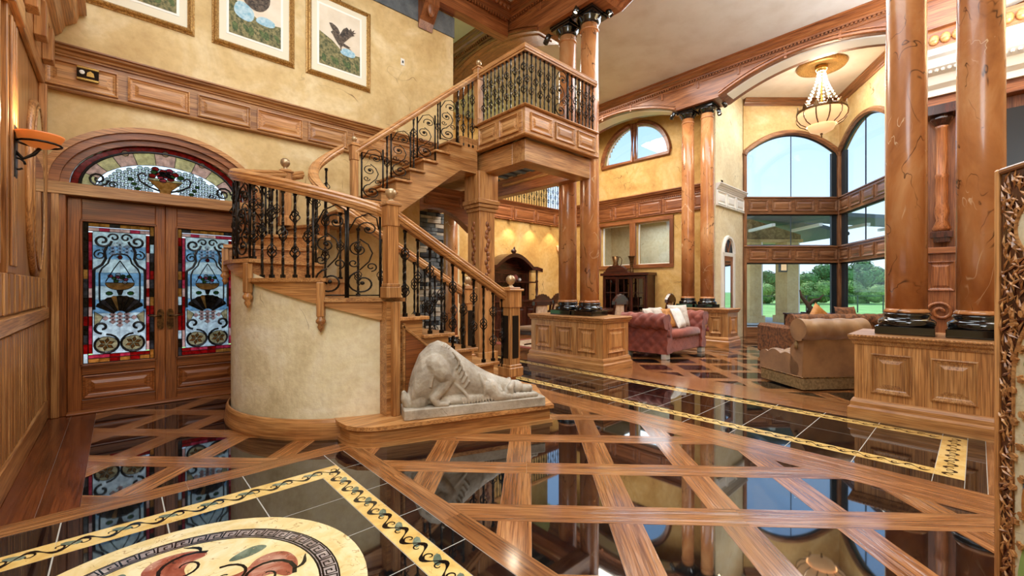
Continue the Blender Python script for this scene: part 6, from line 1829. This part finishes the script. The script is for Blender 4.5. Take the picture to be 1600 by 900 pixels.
# ================================================================== OUTSIDE
struct('floor_lawn', MB().box(-40, 160, -100, 160, -0.40, -0.20), 'lawn', 'green lawn beyond the bay windows')
struct('floor_patio', MB().prism([(13.2, 4.9), (15.2, 2.4), (15.2, -3), (19, -3), (24, 2), (22, 9.0), (13.8, 9.6)], -0.25, -0.03), 'concrete', 'pale concrete patio outside the bay windows')
def zl(Z, px):
    a = (px - 800) / FPX * Z
    return CF[0] * Z + CR[0] * a, CF[1] * Z + CR[1] * a
for px, lb in ((1173, 'tan stucco patio column with a white edge'), (1230, 'tan stucco patio column with a wall lantern')):
    x, y = zl(17.3, px)
    c = thing('patio_column', lb, 'column', (x, y, -0.03), R(YAW - 90 + 12))
    obj('shaft', MB().cbox(-0.29, 0.29, -0.29, 0.29, 0, 3.2), 'stucco_tan', c)
    obj('base', MB().cbox(-0.36, 0.36, -0.36, 0.36, 0, 0.28), 'stucco_tan', c)
    obj('corner_trim', MB().cbox(0.24, 0.30, -0.30, -0.22, 0.28, 3.2), 'white_trim', c)
x, y = zl(16.95, 1223)
ln = thing('wall_lantern', 'dark framed lantern on the tan patio column', 'lantern', (x, y, 2.0), R(YAW - 90))
obj('frame', MB().cbox(-0.14, -0.11, -0.08, 0.06, 0, 0.62).cbox(0.11, 0.14, -0.08, 0.06, 0, 0.62).cbox(-0.14, 0.14, -0.08, 0.06, 0.58, 0.64).cbox(-0.14, 0.14, -0.08, 0.06, -0.02, 0.04), 'window_steel', ln)
obj('pane', MB().box(-0.11, 0.11, -0.07, 0.05, 0.04, 0.58), 'lamp_glass', ln)
# neighbouring porch roof and stone gable
x0, y0 = zl(17.5, 1130); x1, y1 = zl(17.5, 1246)
wg = thing('stone_gable', 'stone faced wing of the house above the patio', 'building', (x0, y0, 0), math.atan2(y1 - y0, x1 - x0))
Lw = math.hypot(x1 - x0, y1 - y0)
obj('stone_face', MB().prism_y([(-0.8, 3.30), (Lw, 3.30), (Lw, 3.5), (-0.5, 4.6), (-0.8, 4.6)], -0.2, 0.3), 'stone_wall', wg)
obj('porch_beam', MB().cbox(-0.8, Lw, -0.35, 0.35, 3.18, 3.30), 'stucco_tan', wg)
obj('roof', MB().prism_y([(-0.8, 4.75), (-0.4, 4.75), (Lw + 1.3, 3.40), (Lw + 1.3, 3.54), (-0.4, 4.92), (-0.8, 4.92)], -0.9, 6.0), 'porch_soffit', wg)
obj('gutter', MB().tube([(Lw + 1.35, -0.9, 3.46), (Lw + 1.35, 6.0, 3.46)], 0.08, 8), 'shade_dark', wg)
x0, y0 = zl(14.5, 1240)
pr_ = thing('patio_awning', 'grey slatted patio roof overhanging the bay windows', 'awning', (x0, y0, 0), R(-45))
obj('roof_slab', MB().prism_y([(-0.6, 4.0), (5.5, 3.60), (5.5, 3.73), (-0.6, 4.13)], 0.4, 2.0), 'porch_soffit', pr_)
for q in range(4): obj('rafter', MB().box(-0.5 + 1.6 * q, -0.38 + 1.6 * q, 0.4, 2.0, 3.5, 3.6), 'white_trim', pr_)
fe = thing('garden_fence', 'thin dark wire fence along the lawn', 'fence')
xa, ya_ = zl(27, 1100); xb, yb_2 = zl(27, 1420)
for q in range(9):
    f = q / 8
    obj('post', MB().tube([(xa + (xb - xa) * f, ya_ + (yb_2 - ya_) * f, -0.2), (xa + (xb - xa) * f, ya_ + (yb_2 - ya_) * f, 0.9)], 0.04, 6), 'window_steel', fe)
for z_ in (0.3, 0.85): obj('wire', MB().tube([(xa, ya_, z_), (xb, yb_2, z_)], 0.018, 4), 'window_steel', fe)
random.seed(11)
def crown_mesh(nm, mat, nl, size):
    m = MB()
    lumps = [(random.uniform(-.6, .6), random.uniform(-.6, .6), random.uniform(-.4, .6), random.uniform(.35, .6)) for _ in range(9)]
    for i in range(nl):
        lx, ly, lz, lr = random.choice(lumps)
        d = Vector((random.gauss(0, 1), random.gauss(0, 1), random.gauss(0, 1))).normalized()
        p = Vector((lx, ly, lz)) + d * lr * random.uniform(.8, 1.0)
        u = d.cross(Vector((random.random(), random.random(), random.random()))).normalized() * size
        v = d.cross(u).normalized() * size * .7
        q = d * size * .25
        m.add([tuple(p - u), tuple(p + v + q), tuple(p + u), tuple(p - v + q)], [(0, 1, 2, 3)])
    for lx, ly, lz, lr in lumps: m.sphere((lx, ly, lz), lr * .8, 8, 6)
    return m.mesh(nm, mat)
cm = [crown_mesh('crown', 'leaf_green', 2600, 0.075), crown_mesh('crown', 'leaf_light', 2600, 0.075)]
spots = [(0, 64, 1112 + 58 * q, 5.2 + 0.7 * math.sin(q * 2.1)) for q in range(6)] + [(1, 43, 1110 + 41 * q, 2.3 + 0.35 * math.sin(q * 1.7)) for q in range(9)]
for q, (front, Z, px, hgt) in enumerate(spots):
    x, y = zl(Z, px)
    t = thing('garden_tree' if not front else 'garden_bush', 'pale green rounded bush at the edge of the lawn' if front else 'dark green tall tree behind the bushes on the lawn', 'bush' if front else 'tree', (x, y, -0.2), random.uniform(0, 6), 'bushes along the lawn edge' if front else 'trees behind the lawn bushes')
    wd = 1.7 if front else 3.4
    s = hgt / 1.7
    put('crown', cm[1 if front else 0], t, (0, 0, hgt * (.34 if front else .42)), (0, 0, q * 1.7), (wd, wd, s))
    obj('trunk', MB().tube([(0, 0, 0), (0, 0, hgt * .5)], 0.14, 6), 'bark', t)
